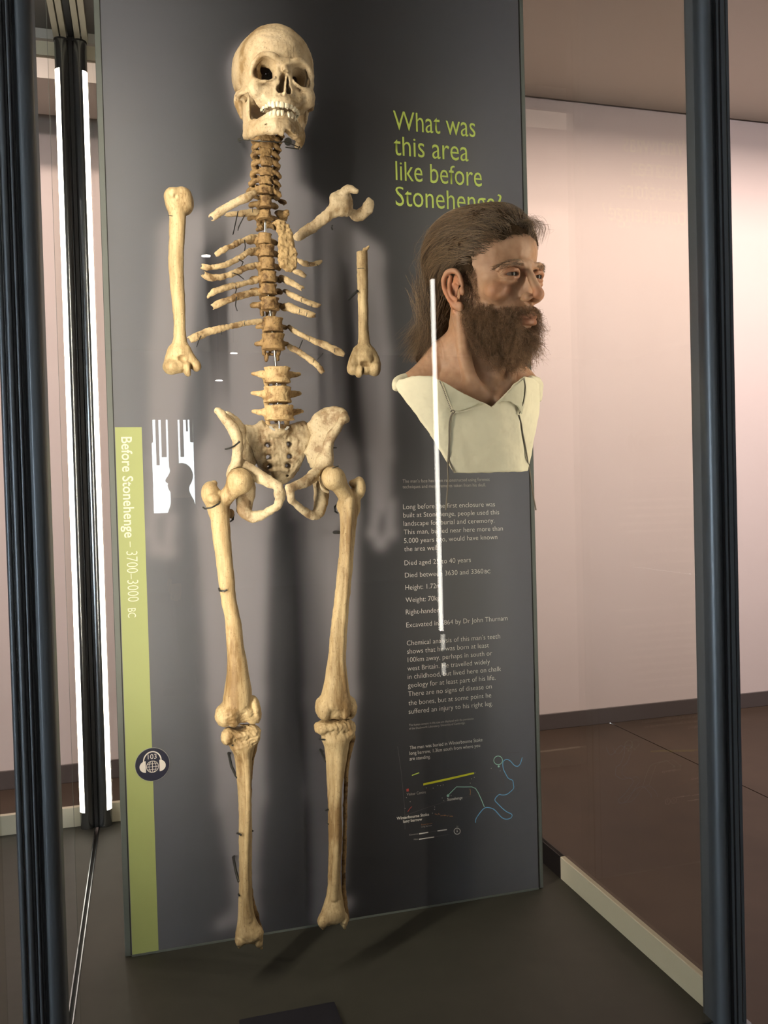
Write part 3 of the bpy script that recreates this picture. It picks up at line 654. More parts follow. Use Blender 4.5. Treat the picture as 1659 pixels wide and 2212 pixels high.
b.ell(170, 1545, 26, 20, 8, -14, 0, 4, True).ell(236, 1618, 9, 34, 14, -10, 0, 2, True).ell(178, 1650, 10, 30, 14, -12, 0, 2, True)
b.ell(125, 425, 10, 12, 5, -24, 0, 3, True)
b.noise(.6, 20, 2).noise(.35, 60, 12); b.build(B_LONG)
# ---- humerus, viewer's right (broken off at the top)
b = Bone('humerus', 340, 290, 3.19, (1290, 770, 1560, 1700), 1.52)
b.tube([(1410,800,37),(1412,900,38),(1416,1050,36),(1418,1200,34),(1420,1330,34),(1424,1430,40),(1424,1500,52),(1424,1550,70)], 3)
b.tube([(1390,1500,46),(1352,1580,38),(1345,1620,38)], 6).tube([(1460,1500,44),(1495,1570,42),(1495,1618,44)], 6)
b.ell(1345, 1620, 36, 40, 14, 2, 0, 3).ell(1392, 1632, 30, 46, 15, -3, 8, 3).ell(1438, 1622, 36, 36, 14, -2, 0, 3).ell(1492, 1618, 44, 46, 17, -5, 0, 4)
b.ell(1430, 1580, 30, 18, 8, -15, 0, 4, True).ell(1418, 1640, 8, 30, 12, -14, 0, 2, True).ell(1380, 1700, 12, 20, 20, 0, 0, 1, True)
b.slab([(1300,760),(1375,760),(1375,808),(1408,812),(1412,790),(1470,790),(1470,760)], 0, 60, 1, 1, True).ell(1432, 800, 12, 12, 30, 0, 0, 1, False).ell(1432, 792, 14, 22, 8, 0, 0, 1, True)
b.noise(.5, 20, 3).noise(.35, 60, 13); b.build(B_LONG)
# ---- clavicle and first ribs (viewer's left)
def rib(name, pts, x0=340, y0=290, z=3.19, Y=1.515, m=None, f=1.45, seed=0, rough=.9, vox=.0011, label=None):
    xs = [q[0] for q in pts]; ys = [q[1] for q in pts]; R = max(q[2] for q in pts)+12
    b = Bone(name, x0, y0, z, (min(xs)-R, min(ys)-R, max(xs)+R, max(ys)+R), Y, vox)
    b.tube(pts, 2, ((0, 1, 0), f)); c = b.p(*pts[0][:2], (pts[0][3] if len(pts[0]) > 3 else 0)/1000)
    # broken, hollow outer end
    e = b.p(pts[0][0]-(pts[1][0]-pts[0][0])*.16, pts[0][1]-(pts[1][1]-pts[0][1])*.16, (pts[0][3] if len(pts[0]) > 3 else 0)/1000)
    b.V.ell(e, b.r(*pts[0][:2], pts[0][2])*.85, None, .001, True)
    b.noise(rough, 45, seed); return b.build(m or B_RIB, label=label)
rib('clavicle', [(378,572,22,-4),(405,552,26,-4),(470,508,26,-6),(560,462,27,-8),(620,435,27,-6),(668,408,20,0)], Y=1.49, m=B_PALE, f=1.2, seed=5)
L_RIBS = [[(470,552,10,6),(510,552,16,6),(580,548,20,4),(640,540,22,2),(700,540,20,4)],
 [(395,832,14,-14),(440,806,18,-14),(520,766,18,-10),(600,728,18,0),(640,715,22,6),(690,706,18,12)],
 [(305,908,17,-22),(360,918,18,-22),(460,902,18,-18),(560,856,20,-8),(620,815,18,2),(685,792,16,12)],
 [(315,962,22,-24),(355,986,22,-22),(430,986,20,-18),(520,960,20,-10),(610,922,20,0),(695,897,18,10)],
 [(345,1125,10,-14),(400,1080,20,-12),(500,1050,22,-6),(600,1028,18,2),(682,1010,18,10)],
 [(380,1190,18,-14),(430,1165,22,-12),(520,1130,22,-6),(600,1106,24,2),(695,1090,20,10)],
 [(225,1415,22,-22),(285,1388,26,-18),(370,1356,25,-12),(480,1330,20,-6),(600,1302,18,2),(712,1290,20,8)]]
for i, q in enumerate(L_RIBS): rib('rib', q, seed=10+i, Y=1.51, label='darker brown rib' if i in (0, 6) else None, m=B_RIB)
R_RIBS = [[(1136,872,4,-8),(1110,885,12,-8),(1060,895,17,-6),(1010,890,17,0),(962,866,13,8)],
 [(1026,980,12,-4),(978,955,18,0),(935,940,12,6)],
 [(996,1065,18,-8),(950,1037,18,-4),(900,1012,22,2),(850,988,18,8)],
 [(1128,1178,6,-14),(1080,1175,18,-12),(1000,1140,18,-6),(930,1110,18,2),(880,1082,16,8)],
 [(1082,1247,14,-12),(1040,1235,22,-10),(960,1213,26,-4),(900,1192,28,2),(868,1195,22,8)],
 [(1288,1520,14,-22),(1230,1490,25,-20),(1150,1452,24,-14),(1050,1410,18,-6),(960,1365,16,2),(908,1328,16,8)],
 [(1140,1642,16,-16),(1100,1590,20,-14),(1040,1545,20,-8),(960,1490,20,0),(908,1465,17,6)]]
for i, q in enumerate(R_RIBS): rib('rib', q, seed=30+i, Y=1.51)
# ---- shoulder-blade fragment, viewer's right
b = Bone('scapula', 340, 290, 3.19, (920, 340, 1500, 760), 1.50, .0012)
b.tube([(958,712,28,6),(1040,662,38,4),(1120,602,36,0),(1200,540,42,-2),(1262,500,60,-2),(1275,440,62,-2)], 3, ((0,1,0), 1.6))
b.ell(1262, 480, 72, 85, 14, 0, 12, 5).ell(1222, 438, 34, 34, 11, 0, 0, 5).ell(1310, 500, 40, 70, 11, 2, 10, 3)
b.tube([(1275,430,40,-4),(1292,392,32,-10),(1325,378,24,-16),(1372,396,16,-22)], 4, None)
b.tube([(1340,545,30,14),(1380,566,36,14),(1430,535,40,12),(1455,490,34,10),(1462,462,24,8)], 2, ((0,1,0), 1.7))
b.ell(1350, 478, 26, 54, 16, -12, 10, 3, True).ell(1235, 560, 60, 30, 6, -13, 30, 5, True)
b.noise(1.3, 32, 7); b.build(B_PALE)
# ---- breastbone
b = Bone('sternum', 340, 290, 3.19, (770, 570, 985, 970), 1.462, .0011, (-.03, .03))
b.slab([(792,612),(826,590),(866,596),(906,620),(925,680),(940,740),(962,830),(955,925),(925,955),(880,935),(838,908),(828,850),(838,790),(824,755),(838,705),(820,660)], 0, 12, 4, 3)
for x, y in ((800,655),(826,740),(822,830),(968,790),(955,705),(925,622)): b.ell(x, y, 13, 20, 12, 0, 0, 5, True)
b.noise(1.5, 70, 9).noise(1.2, 30, 4); b.build(B_STERN, label='crumbly brown breastbone')
# ---- spine
def vertebra(cx, cy, hw, hh, kind, seed, waist=.16, tilt=0, Y=1.50):
    # full-frame pixels; hw/hh half width and height of the body
    ex = hw*(2.3 if kind != 'L' else 2.6)+8
    b = Bone('vertebra', 0, 0, 1, (cx-ex, cy-hh*2.4-4, cx+ex, cy+hh*2.4+6), Y, .0011 if kind == 'L' else .0010, (-.03, .055))
    c = b.p(cx, cy, 0); u = b.r(cx, cy, 1.0); rx, rz = hw*u, hh*u; ry = rx*(.80 if kind != 'C' else .62); wz = waist
    t = math.radians(tilt); ct, st_ = math.cos(t), math.sin(t)
    def fn(X, Y_, Z):
        x, y, z = X-c[0], Y_-c[1], Z-c[2]; x, z = x*ct+z*st_, -x*st_+z*ct
        q = 1-wz*(1-np.clip(np.abs(z)/rz, 0, 1)**2)
        if kind == 'H': q = q*(1-.22*np.clip(z/rz, -1, 1))
        dr = (np.sqrt((x/rx)**2+(y/ry)**2)-q)*min(rx, ry); dz = np.abs(z-(.10*rz if kind == 'C' else 0)*np.cos(x/rx*1.5))-rz; rn = .0018
        a, d = dr+rn, dz+rn
        return np.sqrt(np.maximum(a, 0)**2+np.maximum(d, 0)**2)+np.minimum(np.maximum(a, d), 0)-rn
    b.V.op(fn, c-np.array([rx, ry, rz*1.3]), c+np.array([rx, ry, rz*1.3]), .001)
    V = b.V
    if kind == 'C':
        for s in (-1, 1):
            P = lambda x, y, z: c+np.array([s*x*u, y/1000, z*u])
            V.tube([P(hw*.8, 2, hh*.2), P(hw+5, 3, 1), P(hw+12, 6, -2), P(hw+17, 9, -4)], [hh*.42*u, 4.2*u, 4.0*u, 3.4*u], .002)
            V.tube([P(hw*.95, 0, hh*.6), P(hw*1.05, 0, hh*1.25)], [2.6*u, 1.6*u], .0015)                  # raised lip
            V.tube([P(hw+8, 10, 6), P(hw+13, 14, -1), P(hw+10, 18, -9)], [4.5*u, 6*u, 4.5*u], .003)         # joint pillars
            V.tube([P(hw+12, 16, -2), P(hw*.6, 26, -4), P(0, 34, -6)], [4.5*u, 4*u, 4*u], .003)
    else:
        big = 1.0 if kind != 'L' else 1.25
        for s in (-1, 1):
            P = lambda x, y, z: c+np.array([s*x*u, y/1000, z*u])
            V.tube([P(hw*.7, 12, hh*.3), P(hw*.85, 22, hh*.2)], [5.5*u*big, 5*u*big], .002)
            if kind == 'L': V.tube([P(hw*.8, 8, 2), P(hw+10, 12, 4), P(hw+22, 14, 5)], [9*u, 5.5*u, 3.4*u], .003, ((0,1,0),1.5))
            elif kind == 'X': V.tube([P(hw*.8, 14, 0), P(hw+8, 18, -1)], [6*u, 5*u], .003)
            else: V.tube([P(hw*.85, 20, 2), P(hw+6, 26, 4), P(hw+13, 30, 3)], [6*u, 5.4*u, 5.8*u], .003)
            V.tube([P(hw*.7, 24, 0), P(hw*.62, 28, -hh*1.2)], [5*u*big, 4.5*u*big], .003)
            V.tube([P(hw*.8, 22, 0), P(0, 34, -4)], [5*u*big, 4*u*big], .003)
        V.tube([c+np.array([0, .034, -.003]), c+np.array([0, .044, -.012])], [4*u, 3*u], .003)
    b.noise(.9 if kind != 'C' else 1.2, 55, seed); return b
SP = [(580,283,16,7,'C'),(578,298,14,8,'C'),(577,314,13,9,'C'),(575,330.5,12,9,'C'),(576,350.5,12.5,9,'C'),(575.5,371.5,14,8.6,'C'),(574,391.5,15,8,'C'),(571.5,412,19,8.5,'C'),
      (574,436,14.5,11.5,'T'),(573,464,16,9.5,'H'),(572,516,16,11.5,'T'),(576.5,542,17,12.5,'T'),(578,570.5,17.5,12.5,'T'),(580,598.5,18,11.5,'T'),(580.5,625,18.5,11,'T'),(583.5,656.5,20.5,13.5,'T'),
      (590,701.5,22.5,15.5,'X'),(590.5,738.5,25.5,17,'X'),(599,810.5,30,16.5,'L'),(600,852.5,31,17,'L'),(603.5,892,33,16,'L')]
for i, (x, y, w_, h_, k) in enumerate(SP):
    vertebra(x, y, w_, h_, k, 40+i, .10 if k in 'C' else .15).build(B_SPINE if k != 'L' else bpy.data.materials.get('old_bone_lumbar') or bone_mat('old_bone_lumbar', (.60, .44, .23), (.30, .18, .08), .6, .7, .6, (50, 50, 50)))
# broken arches left where a body is missing
b = Bone('vertebra', 0, 0, 1, (535, 478, 610, 508), 1.52, .0010); b.tube([(556,498,4,8),(566,489,5,8),(584,487,6,8),(596,489,5,8)], 3).ell(563, 492, 8, 6, 7, 6).ell(594, 488, 8, 10, 7, 6); b.noise(1.2, 60, 77); b.build(B_SPINE, label='broken arch of a missing vertebra')
b = Bone('vertebra', 0, 0, 1, (560, 755, 620, 790), 1.53, .0010); b.tube([(575,766,5,0),(575,778,4,0)], 3).tube([(599,765,4,0),(600,777,4,0)], 3).tube([(574,765,3,6),(600,765,3,6)], 3); b.noise(1.2, 60, 78); b.build(B_SPINE, label='broken arch of a missing lumbar vertebra')
b = Bone('vertebra', 0, 0, 1, (596, 440, 632, 482), 1.53, .0010); b.tube([(602,462,8,0),(612,466,8,-4),(620,458,5,-6)], 3).tube([(610,468,6),(618,474,4)], 3).tube([(606,434,5),(614,437,5)], 3); b.noise(1.6, 60, 79); b.build(B_SPINE, label='loose side process beside the upper spine')
MB().tube([W(578,286,0,1.512), W(572,430,0,1.506), W(573,500,0,1.500), W(580,640,0,1.500), W(592,745,0,1.500), W(597,800,0,1.500), W(604,925,0,1.500)], .0022, 12).build('support_rod', M_ROD, SK)
# ---- sacrum
B_PELV = bone_mat('old_bone_pelvis', (.58, .48, .32), (.30, .21, .12), .55, .5, .55, (34, 34, 34))
z2 = (420, 860, 4.1475)
b = Bone('sacrum', *z2, (430, 180, 1070, 820), 1.53, .0012, (-.04, .06))
cxs = b.p(755, 300); bend = lambda x, z: .022*np.clip((cxs[2]-z)/.10, -.3, 1)**2*2.0-.012*np.clip((cxs[2]-z)/.05, 0, 2)*0+.0
b.slab([(455,240),(520,245),(600,200),(660,235),(850,240),(920,215),(985,200),(1035,245),(1060,330),(1045,420),(1000,490),(985,560),(930,680),(860,750),(790,790),(750,760),(690,700),(590,620),(545,540),(520,470),(460,380)], 0, 24, 9, 4, bend=bend)
b.ell(755, 290, 105, 62, 20, -10, 0, 6).ell(760, 262, 70, 36, 14, -14, 0, 4, True) if False else b.ell(755, 300, 110, 60, 19, -8, 0, 7)
for y in (475, 555, 640): b.tube([(690,y,16,-1+ (y-475)*.06),(830,y,16,-1+(y-475)*.06)], 5)
for x, y, r in ((665,420,27),(850,408,27),(665,528,30),(856,520,28),(672,608,24),(846,603,28),(845,692,17),(685,690,15)): b.ell(x, y, r, r*.85, 26, -6+max(0, y-420)*.045, 0, 4, True)
b.noise(1.4, 40, 21); b.build(B_PELV)
MB().add([tuple(at(z2[0]+(760+92*math.cos(t)*q)/z2[2], z2[1]+(250+48*math.sin(t)*q)/z2[2], 1.505)) for q in (1, .72) for t in np.linspace(.05, math.pi-.05, 16)], [(k, k+1, 17+k, 16+k) for k in range(15)], True).build('cushion_ring', mat('clear_grey_cushion', (.45, .45, .42), .2), SK)
# ---- hip bones
b = Bone('hip_bone', *z2, (150, 60, 830, 1140), 1.485, .0014, (-.06, .08))
b.tube([(215,118,36,6),(300,215,46,4),(372,320,52,0),(388,430,46,-4),(380,540,46,-6),(375,620,58,-4)], 4)
b.tube([(290,130,22,50),(380,200,26,44),(432,290,26,36)], 4)
P = [b.p(x, y) for x, y in ((240,105),(340,140),(470,232),(520,330),(575,480),(592,570),(520,660),(360,640),(370,400),(300,230))]
b.V.slab([(q[0], q[2]) for q in P], 1.485+.022, .016, .005, .008, False, lambda x, z: .030*np.clip((x-P[0][0])/.055, 0, 1.2)-.0)
b.ell(425, 690, 135, 100, 30, 22, 0, 8).ell(330, 660, 36, 44, 20, 6, 0, 8)
b.tube([(440,610,56,0),(520,665,58,-6),(610,716,56,-16),(690,762,44,-26),(748,785,36,-32)], 6, ((0,1,0),1.4)); b.tube([(314,662,13,-20),(345,632,14,-22),(410,636,14,-24),(470,668,14,-25),(515,718,14,-25),(540,775,14,-22)], 5)
b.tube([(745,790,36,-32),(764,850,44,-34),(768,900,40,-32),(735,970,36,-26),(668,1015,34,-18),(600,1050,42,-8),(530,1066,50,0)], 5, ((0,1,0),1.5))
b.tube([(485,800,66,12),(462,880,74,14),(448,950,74,12),(455,1015,62,6),(500,1062,48,2),(540,1070,44,0)], 6, ((0,1,0),1.3))
b.ell(428, 745, 132, 132, 34, -24, 0, 2, True)
b.noise(1.2, 30, 22); b.build(B_PELV)
b = Bone('hip_bone', *z2, (790, 60, 1420, 1110), 1.485, .0014, (-.06, .08))
b.tube([(1052,225,26,42),(1120,150,32,30),(1220,112,36,16),(1310,125,42,4),(1352,190,34,-4)], 4)
P2_ = [b.p(x, y) for x, y in ((1035,215),(1120,140),(1240,100),(1350,130),(1365,215),(1290,255),(1225,340),(1225,450),(1240,600),(1150,660),(1070,620),(1060,540),(1010,480),(1050,400),(1072,320))]
b.V.slab([(q[0], q[2]) for q in P2_], 1.485+.004, .020, .008, .008, False, lambda x, z: .034*np.clip((P2_[3][0]-x)/.075, 0, 1.1))
b.tube([(1340,180,36,-6),(1285,270,36,-8),(1215,370,44,-6),(1195,470,46,-4),(1205,560,44,-4)], 6)
b.tube([(1150,560,70,4),(1140,640,62,4)], 8).ell(1190, 670, 90, 80, 26, 18, 0, 8)
b.tube([(1130,640,62,0),(1065,700,56,-10),(985,755,46,-22),(900,790,38,-30),(850,805,38,-34)], 6, ((0,1,0),1.4)); b.tube([(1292,606,13,-18),(1215,622,15,-22),(1158,672,16,-24),(1128,740,15,-24),(1145,800,14,-22),(1195,838,12,-18)], 5)
b.tube([(850,812,40,-34),(860,870,36,-32),(885,928,32,-26),(960,996,32,-18),(1040,1044,38,-8),(1095,1048,42,0)], 5, ((0,1,0),1.5))
b.tube([(1130,770,66,16),(1136,860,66,16),(1132,950,62,10),(1112,1015,50,4),(1080,1045,42,0)], 6, ((0,1,0),1.3))
b.ell(1245, 715, 122, 122, 34, -22, 0, 2, True).ell(1180, 380, 26, 90, 6, -16, 10, 6, True)
b.tube([(1020,520,12,30),(1028,570,14,30)], 3)
b.noise(1.2, 30, 23); b.build(B_PELV)
# ---- thigh bones
b = Bone('femur', 0, 0, 1, (430, 1005, 572, 1580), 1.475, .0014, (-.045, .05))
b.tube([(474,1085,22,8),(475,1110,20,4),(477,1140,19.3,2),(480,1173,18.3),(486,1220,17.5,-2),(490,1260,16.4,-4),(495,1300,16,-5),(503,1341,16.4,-5),(508,1390,18,-4),(512,1430,20.5,-2),(514,1470,25,0),(514,1500,30,2),(513,1525,32,4)], 3)
b.ell(517.5, 1039.5, 28.5, 28.8, 23, -12, 0, 3).tube([(512,1048,20,-10),(494,1068,17,-2),(478,1084,19,6)], 5)
b.ell(452, 1064, 18, 25, 19, 8, 8, 6).tube([(458,1068,17,8),(468,1100,19,6)], 8).ell(462, 1044, 8, 7, 9, 14, 0, 3).ell(462, 1078, 14, 12, 12, -8, 20, 4).ell(499, 1110, 7, 11, 9, 14, 0, 4)
b.ell(484, 1545, 20, 25, 26, 4, 0, 6).ell(551, 1532, 12, 30, 24, 6, -6, 6).ell(524, 1543, 32, 18, 16, 4, -10, 7).tube([(500,1540,14,-14),(506,1560,11,-12)], 5).tube([(536,1540,12,-10),(546,1554,10,-8)], 4)
b.ell(524, 1558, 10, 15, 10, -24, -8, 5, True).ell(523, 1575, 13, 14, 40, 0, 0, 4, True)
b.noise(.7, 16, 24).noise(.9, 90, 5, lambda p, z_=b.p(510, 1500)[2]: np.clip((z_-p[:, 2])*40, 0, 1)); b.build(B_LONG)
b = Bone('femur', 0, 0, 1, (668, 1000, 800, 1570), 1.475, .0014, (-.045, .05))
b.tube([(752,1082,21,8),(753,1110,19,4),(752,1140,16.5,2),(750,1173,15.8),(746,1222,15.8,-3),(742,1262,16,-5),(734,1341,17,-5),(728,1418,19.5,-4),(726,1460,23,-2),(725,1490,28,0),(725,1518,34,4)], 3)
b.ell(720, 1033, 26, 26.5, 22, -10, 0, 3).tube([(728,1042,19,-8),(742,1062,17,0),(752,1080,18,6)], 5)
b.ell(777, 1052, 12, 23, 17, 10, -6, 6).tube([(768,1064,12,10),(762,1100,15,8)], 8).ell(734, 1094, 7, 13, 9, 12, 0, 4).ell(764, 1044, 12, 9, 10, 8, 0, 5)
b.tube([(757,1080,8,-8),(755,1140,5,-14),(750,1250,5,-17),(738,1400,5,-17),(742,1470,6,-16),(747,1510,6,-16)], 4)
b.ell(697, 1528, 17, 24, 24, 6, 0, 6).ell(754, 1528, 17, 25, 24, 8, 0, 6).ell(726, 1538, 36, 16, 16, 4, -3, 7).tube([(706,1536,10,-14),(700,1548,9,-12)], 4).tube([(746,1520,8,-16),(746,1545,9,-14)], 4)
b.ell(724, 1545, 16, 10, 9, -27, 0, 6, True).ell(720, 1564, 15, 14, 40, 0, 0, 4, True)
b.noise(.7, 16, 25).noise(.9, 90, 6, lambda p, z_=b.p(720, 1490)[2]: np.clip((z_-p[:, 2])*40, 0, 1)); b.build(B_LONG)
# ---- shin bones (ridge towards the viewer)
def tibia(name, axis, ridge, extra, box, seed):
    b = Bone(name, 0, 0, 1, box, 1.475, .0014, (-.045, .05))
    b.tube(axis, 3); b.tube(ridge, 6); extra(b)
    z0 = b.p(500, 1625)[2]; z1 = b.p(500, 2005)[2]
    b.noise(.6, 18, seed).noise(1.5, 80, seed+50, lambda p: np.clip((p[:, 2]-z0)*60, 0, 1)+.6*np.clip((z1-p[:, 2])*60, 0, 1)); return b.build(B_LONG)
def exl(b):
    b.ell(522, 1582, 40, 14, 24, 4, -3, 5).ell(493, 1590, 15, 19, 18, -4, 14, 5).ell(549, 1586, 13, 20, 18, 0, -10, 5).ell(522, 1606, 26, 20, 18, 0, 0, 8).tube([(518,1570,5,0),(530,1570,5,0)], 3)
    b.ell(540, 2016, 30, 20, 18, 2, 12, 6).ell(519, 2030, 12, 12, 14, 0, 0, 4).ell(556, 2032, 12, 14, 12, 2, -10, 4)
    b.tube([(518,2036,6,0),(517,2046,3,-2)], 2).tube([(560,2036,6,0),(565,2049,2.5,0)], 2).ell(538, 2050, 16, 14, 40, 0, 0, 3, True).ell(520, 1572, 14, 5, 30, 0, 0, 3, True)
tibia('tibia', [(526,1610,24,4),(526,1640,18,6),(527,1680,15,6),(529,1728,14,6),(530,1816,14,6),(530,1892,13.5,6),(530,1942,14.5,5),(532,1980,18,4),(536,2008,25,3)],
      [(528,1625,10,-8),(534,1665,6.5,-11),(536,1728,5.5,-11),(533,1816,5.5,-11),(531,1892,6,-10),(532,1950,8,-8),(536,2000,12,-4)], exl, (472, 1560, 574, 2060), 26)
def exr(b):
    b.ell(724, 1567, 42, 15, 24, 4, 3, 5).ell(696, 1572, 16, 14, 18, 0, -20, 5).ell(752, 1578, 15, 22, 18, 2, 10, 5).ell(724, 1592, 30, 20, 18, 0, 0, 8).tube([(720,1553,5,0),(732,1552,5,0)], 3)
    b.ell(719, 1975, 26, 22, 18, 2, 0, 6).ell(698, 1988, 12, 16, 13, 0, 10, 4).ell(742, 1984, 10, 16, 12, 3, -8, 4)
    b.tube([(697,1994,6,0),(699,2006,3,-2)], 2).tube([(741,1994,6,0),(744,2005,2.5,0)], 2).ell(721, 2008, 16, 14, 40, 0, 0, 3, True).ell(718, 1553, 20, 4, 30, 0, 8, 3, True)
tibia('tibia', [(727,1596,28,4),(727,1625,24,6),(725,1662,20,6),(723,1703,16,6),(723,1740,15,6),(724,1816,14.5,6),(722,1892,13.5,6),(722,1930,16,5),(720,1962,23,3)],
      [(730,1610,12,-8),(732,1660,9,-11),(729,1740,7,-11),(728,1816,7,-11),(724,1892,7,-10),(722,1940,9,-6)], exr, (674, 1545, 776, 2014), 28)
def fibula(pts, box, seed):
    b = Bone('fibula', 0, 0, 1, box, 1.505, .0012, (-.03, .03)); b.tube(pts, 3); b.noise(.8, 30, seed); b.build(B_SPINE, label='thin dark fibula behind the shin')
fibula([(760,1592,8),(757,1612,6),(749,1660,4.5),(746,1740,4.5),(744,1830,4.5),(742,1900,4.5),(744,1950,6),(747,1985,8)], (735, 1580, 772, 2000), 31)
fibula([(556,1590,5),(549,1620,4.5),(541,1680,4),(540,1800,4),(541,1920,4.5),(556,1990,6),(562,2015,7)], (530, 1580, 574, 2030), 32)
# ---- mounting pins and wire hooks
def wire(pts, r=.9, Y=1.50, m=None):
    MB().tube([at(x, y, Y+(d/1000)) for x, y, d in pts], r/1000, 8).build('mount_wire', m or M_WIRE, SK)
Q = lambda x, y: (340+x/3.19, 290+y/3.19)
def qw(*p, r=1.0): wire([(*Q(x, y), d) for x, y, d in p], r)
qw((556,530,-10),(545,580,0),(524,680,60),(520,690,160), r=1.0); qw((600,560,0),(560,640,60),(556,662,160)); qw((600,728,-22),(606,770,10),(600,808,160)); qw((560,860,-28),(590,880,0),(575,920,160))
qw((520,955,-22),(560,970,0),(596,1000,160)); qw((540,1050,-20),(545,1070,0),(532,1110,160)); qw((545,1120,-20),(538,1180,30),(550,1215,160)); qw((300,1390,-34),(285,1420,0),(270,1465,160))
qw((1205,630,0),(1200,640,60),(1205,655,160), r=1.6); qw((1378,1080,10),(1320,1135,60),(1318,1138,160), r=2.6); qw((420,535,-20),(425,560,-14),(432,572,10)); qw((1000,1420,-10),(980,1470,60),(975,1475,160)); qw((1140,1510,20),(1110,1545,60),(1105,1550,160))
for x, y, dx, dy, d in ((600,1300,2,26,-20),(440,1365,2,26,-28),(1045,890,2,24,-22),(990,1140,4,24,-22),(1065,1180,-3,20,-26),(980,1215,-4,26,-24),(1030,1238,-3,24,-26),(1100,900,8,14,-20),(655,520,2,30,-18),(1218,1485,4,28,-36),(1050,1410,-4,24,-22),(1078,1560,-6,22,-30),(1380,925,44,-4,-24),(75,560,28,6,-26)):
    qw((x, y-dy*.35, d+8),(x, y, d),(x+dx, y+dy*.6, d+6), r=.6)
wire([(439,1096,-10),(443,1099,-20),(458,1096,-26),(473,1088,-22),(475,1084,-14)], 1.5, 1.475); wire([(473,1271,-6),(474,1276,-14),(484,1277,-20),(491,1274,-20)], 1.6, 1.475)
wire([(498,1105,40),(505,1112,30),(503,1122,30),(498,1126,60),(498,1126,190)], 1.8, 1.475); wire([(729,1088,40),(723,1095,30),(724,1105,30),(729,1108,60),(729,1108,190)], 1.6, 1.475)
wire([(487,970,190),(490,970,30),(497,968,10),(507,963,-14),(518,954,-22)], 1.6, 1.475); wire([(720,967,10),(726,967,60),(726,967,190)], 1.6, 1.475); wire([(712,1012,-14),(722,1010,-26),(731,1007,-20)], .9, 1.475)
wire([(732,1150,10),(723,1150,60),(722,1150,190)], 3.2, 1.475)
wire([(497,1627,190),(494,1627,60),(500,1655,40),(510,1676,10),(514,1680,2)], 2.4, 1.475); wire([(697,1623,190),(692,1620,60),(702,1640,20),(706,1645,6)], 2.6, 1.475)
wire([(506,1850,190),(504,1852,60),(509,1880,20),(516,1905,4)], 2.4, 1.475); wire([(512,1800,10),(514,1800,-6),(521,1804,-12)], 1.6, 1.475); wire([(544,1795,2),(546,1795,14)], 1.6, 1.475); wire([(516,1930,10),(515,1932,-4),(517,1935,-8)], 1.2, 1.475)
wire([(704,1750,190),(704,1750,12),(708,1749,2)], 1.8, 1.475); wire([(707,1779,12),(709,1780,0)], 1.2, 1.475); wire([(506,1614,20),(499,1614,20),(502,1610,-14)], 1.4, 1.475); wire([(690,1596,20),(690,1597,0),(702,1598,-14)], 1.4, 1.475)
# dark bracket under the jaw
b = MB(); A_ = at(522, 296, 1.47); b.tube([at(525,286,1.56), at(518,302,1.47), at(545,304,1.41), at(602,307,1.40), at(617,306,1.42), at(650,320,1.45)], .0009, 6).tube([at(517,302,1.47), at(518,305,1.66)], .003, 8).tube([at(622,306,1.50), at(622,306,1.66)], .007, 10)
b.tube([at(617,318,1.42), at(645,322,1.44), at(649,312,1.45)], .0010, 6).build('jaw_bracket', M_WIRE, SK)
# ================================================================ SKULL
SKO = np.array([.2371, 1.47, 2.1759]); SKR = rotm(.0675, -.0125, .0535).astype(np.float64); SKS = .949
def sk_world(P): return SKO+SKS*(np.asarray(P)@SKR.T)
def place(me, fn):
    n = len(me.vertices); co = np.empty(n*3, np.float32); me.vertices.foreach_get('co', co)
    me.vertices.foreach_set('co', fn(co.reshape(-1, 3)).astype(np.float32).ravel()); me.update(); return me
mm = lambda *a: np.array(a, np.float64)/1000
class LV(Vol):                        # volume with millimetre helpers, both sides at once
    def E(s, c, r, k=6, cut=False, R=None, both=False):
        for sg in ((-1, 1) if both else (1,)):
            s.ell(mm(c[0]*sg, c[1], c[2]), mm(*r), R if (R is None or sg > 0) else np.array([[1,-1,-1],[-1,1,1],[-1,1,1]], np.float32)*R, k/1000, cut)
    def T(s, P, R_, k=4, both=False, flat=None, cut=False, sub=4):
        for sg in ((-1, 1) if both else (1,)):
            f = None if flat is None else ((flat[0][0]*sg, flat[0][1], flat[0][2]), flat[1])
            s.tube([mm(p[0]*sg, p[1], p[2]) for p in P], [q/1000 for q in R_], k/1000, f, cut, sub)
v = LV(mm(-84, -112, -52), mm(84, 100, 136), .0015)
v.E((0,-2,52), (70,89,78), 4); v.E((0,-40,44), (57,52,60), 12); v.E((30,22,62), (40,50,52), 16, both=True); v.E((0,48,14), (50,42,42), 14); v.E((0,5,8), (52,64,36), 14)
v.E((84,-52,26), (26,26,32), 14, True, both=True)                       # temples
v.E((0,-58,6), (40,34,40), 10); v.E((0,-66,-22), (33,27,24), 8)
v.T([(6,-92,29),(22,-93,36),(40,-85,35),(51,-72,25)], [5.5,5.5,5.5,5], 7, True); v.E((0,-91,30), (10,6,8), 6)
v.T([(51,-73,26),(53,-69,8),(47,-74,-6)], [4.5,4.5,6], 5, True); v.E((44,-73,-15), (16,11,15), 8, both=True); v.T([(43,-71,-20),(35,-66,-34)], [10,8], 8, True)
v.T([(47,-78,-6),(33,-86,-5),(18,-88,2)], [5,4,4], 6, True)
v.T([(50,-68,-12),(62,-44,-10),(66,-22,-6),(60,-4,-2)], [6,4,3.6,4.5], 4, True, ((1,0,0),1.5))
v.T([(29,-62,-36),(24,-78,-37),(13,-89,-37),(0,-93,-37)], [7,7,6.5,6.5], 5, True)
v.E((26,-76,-26), (12,12,14), 8, both=True)
v.T([(56,10,-4),(53,4,-30)], [13,7], 8, True); v.E((60,0,4), (9,16,8), 6, both=True)
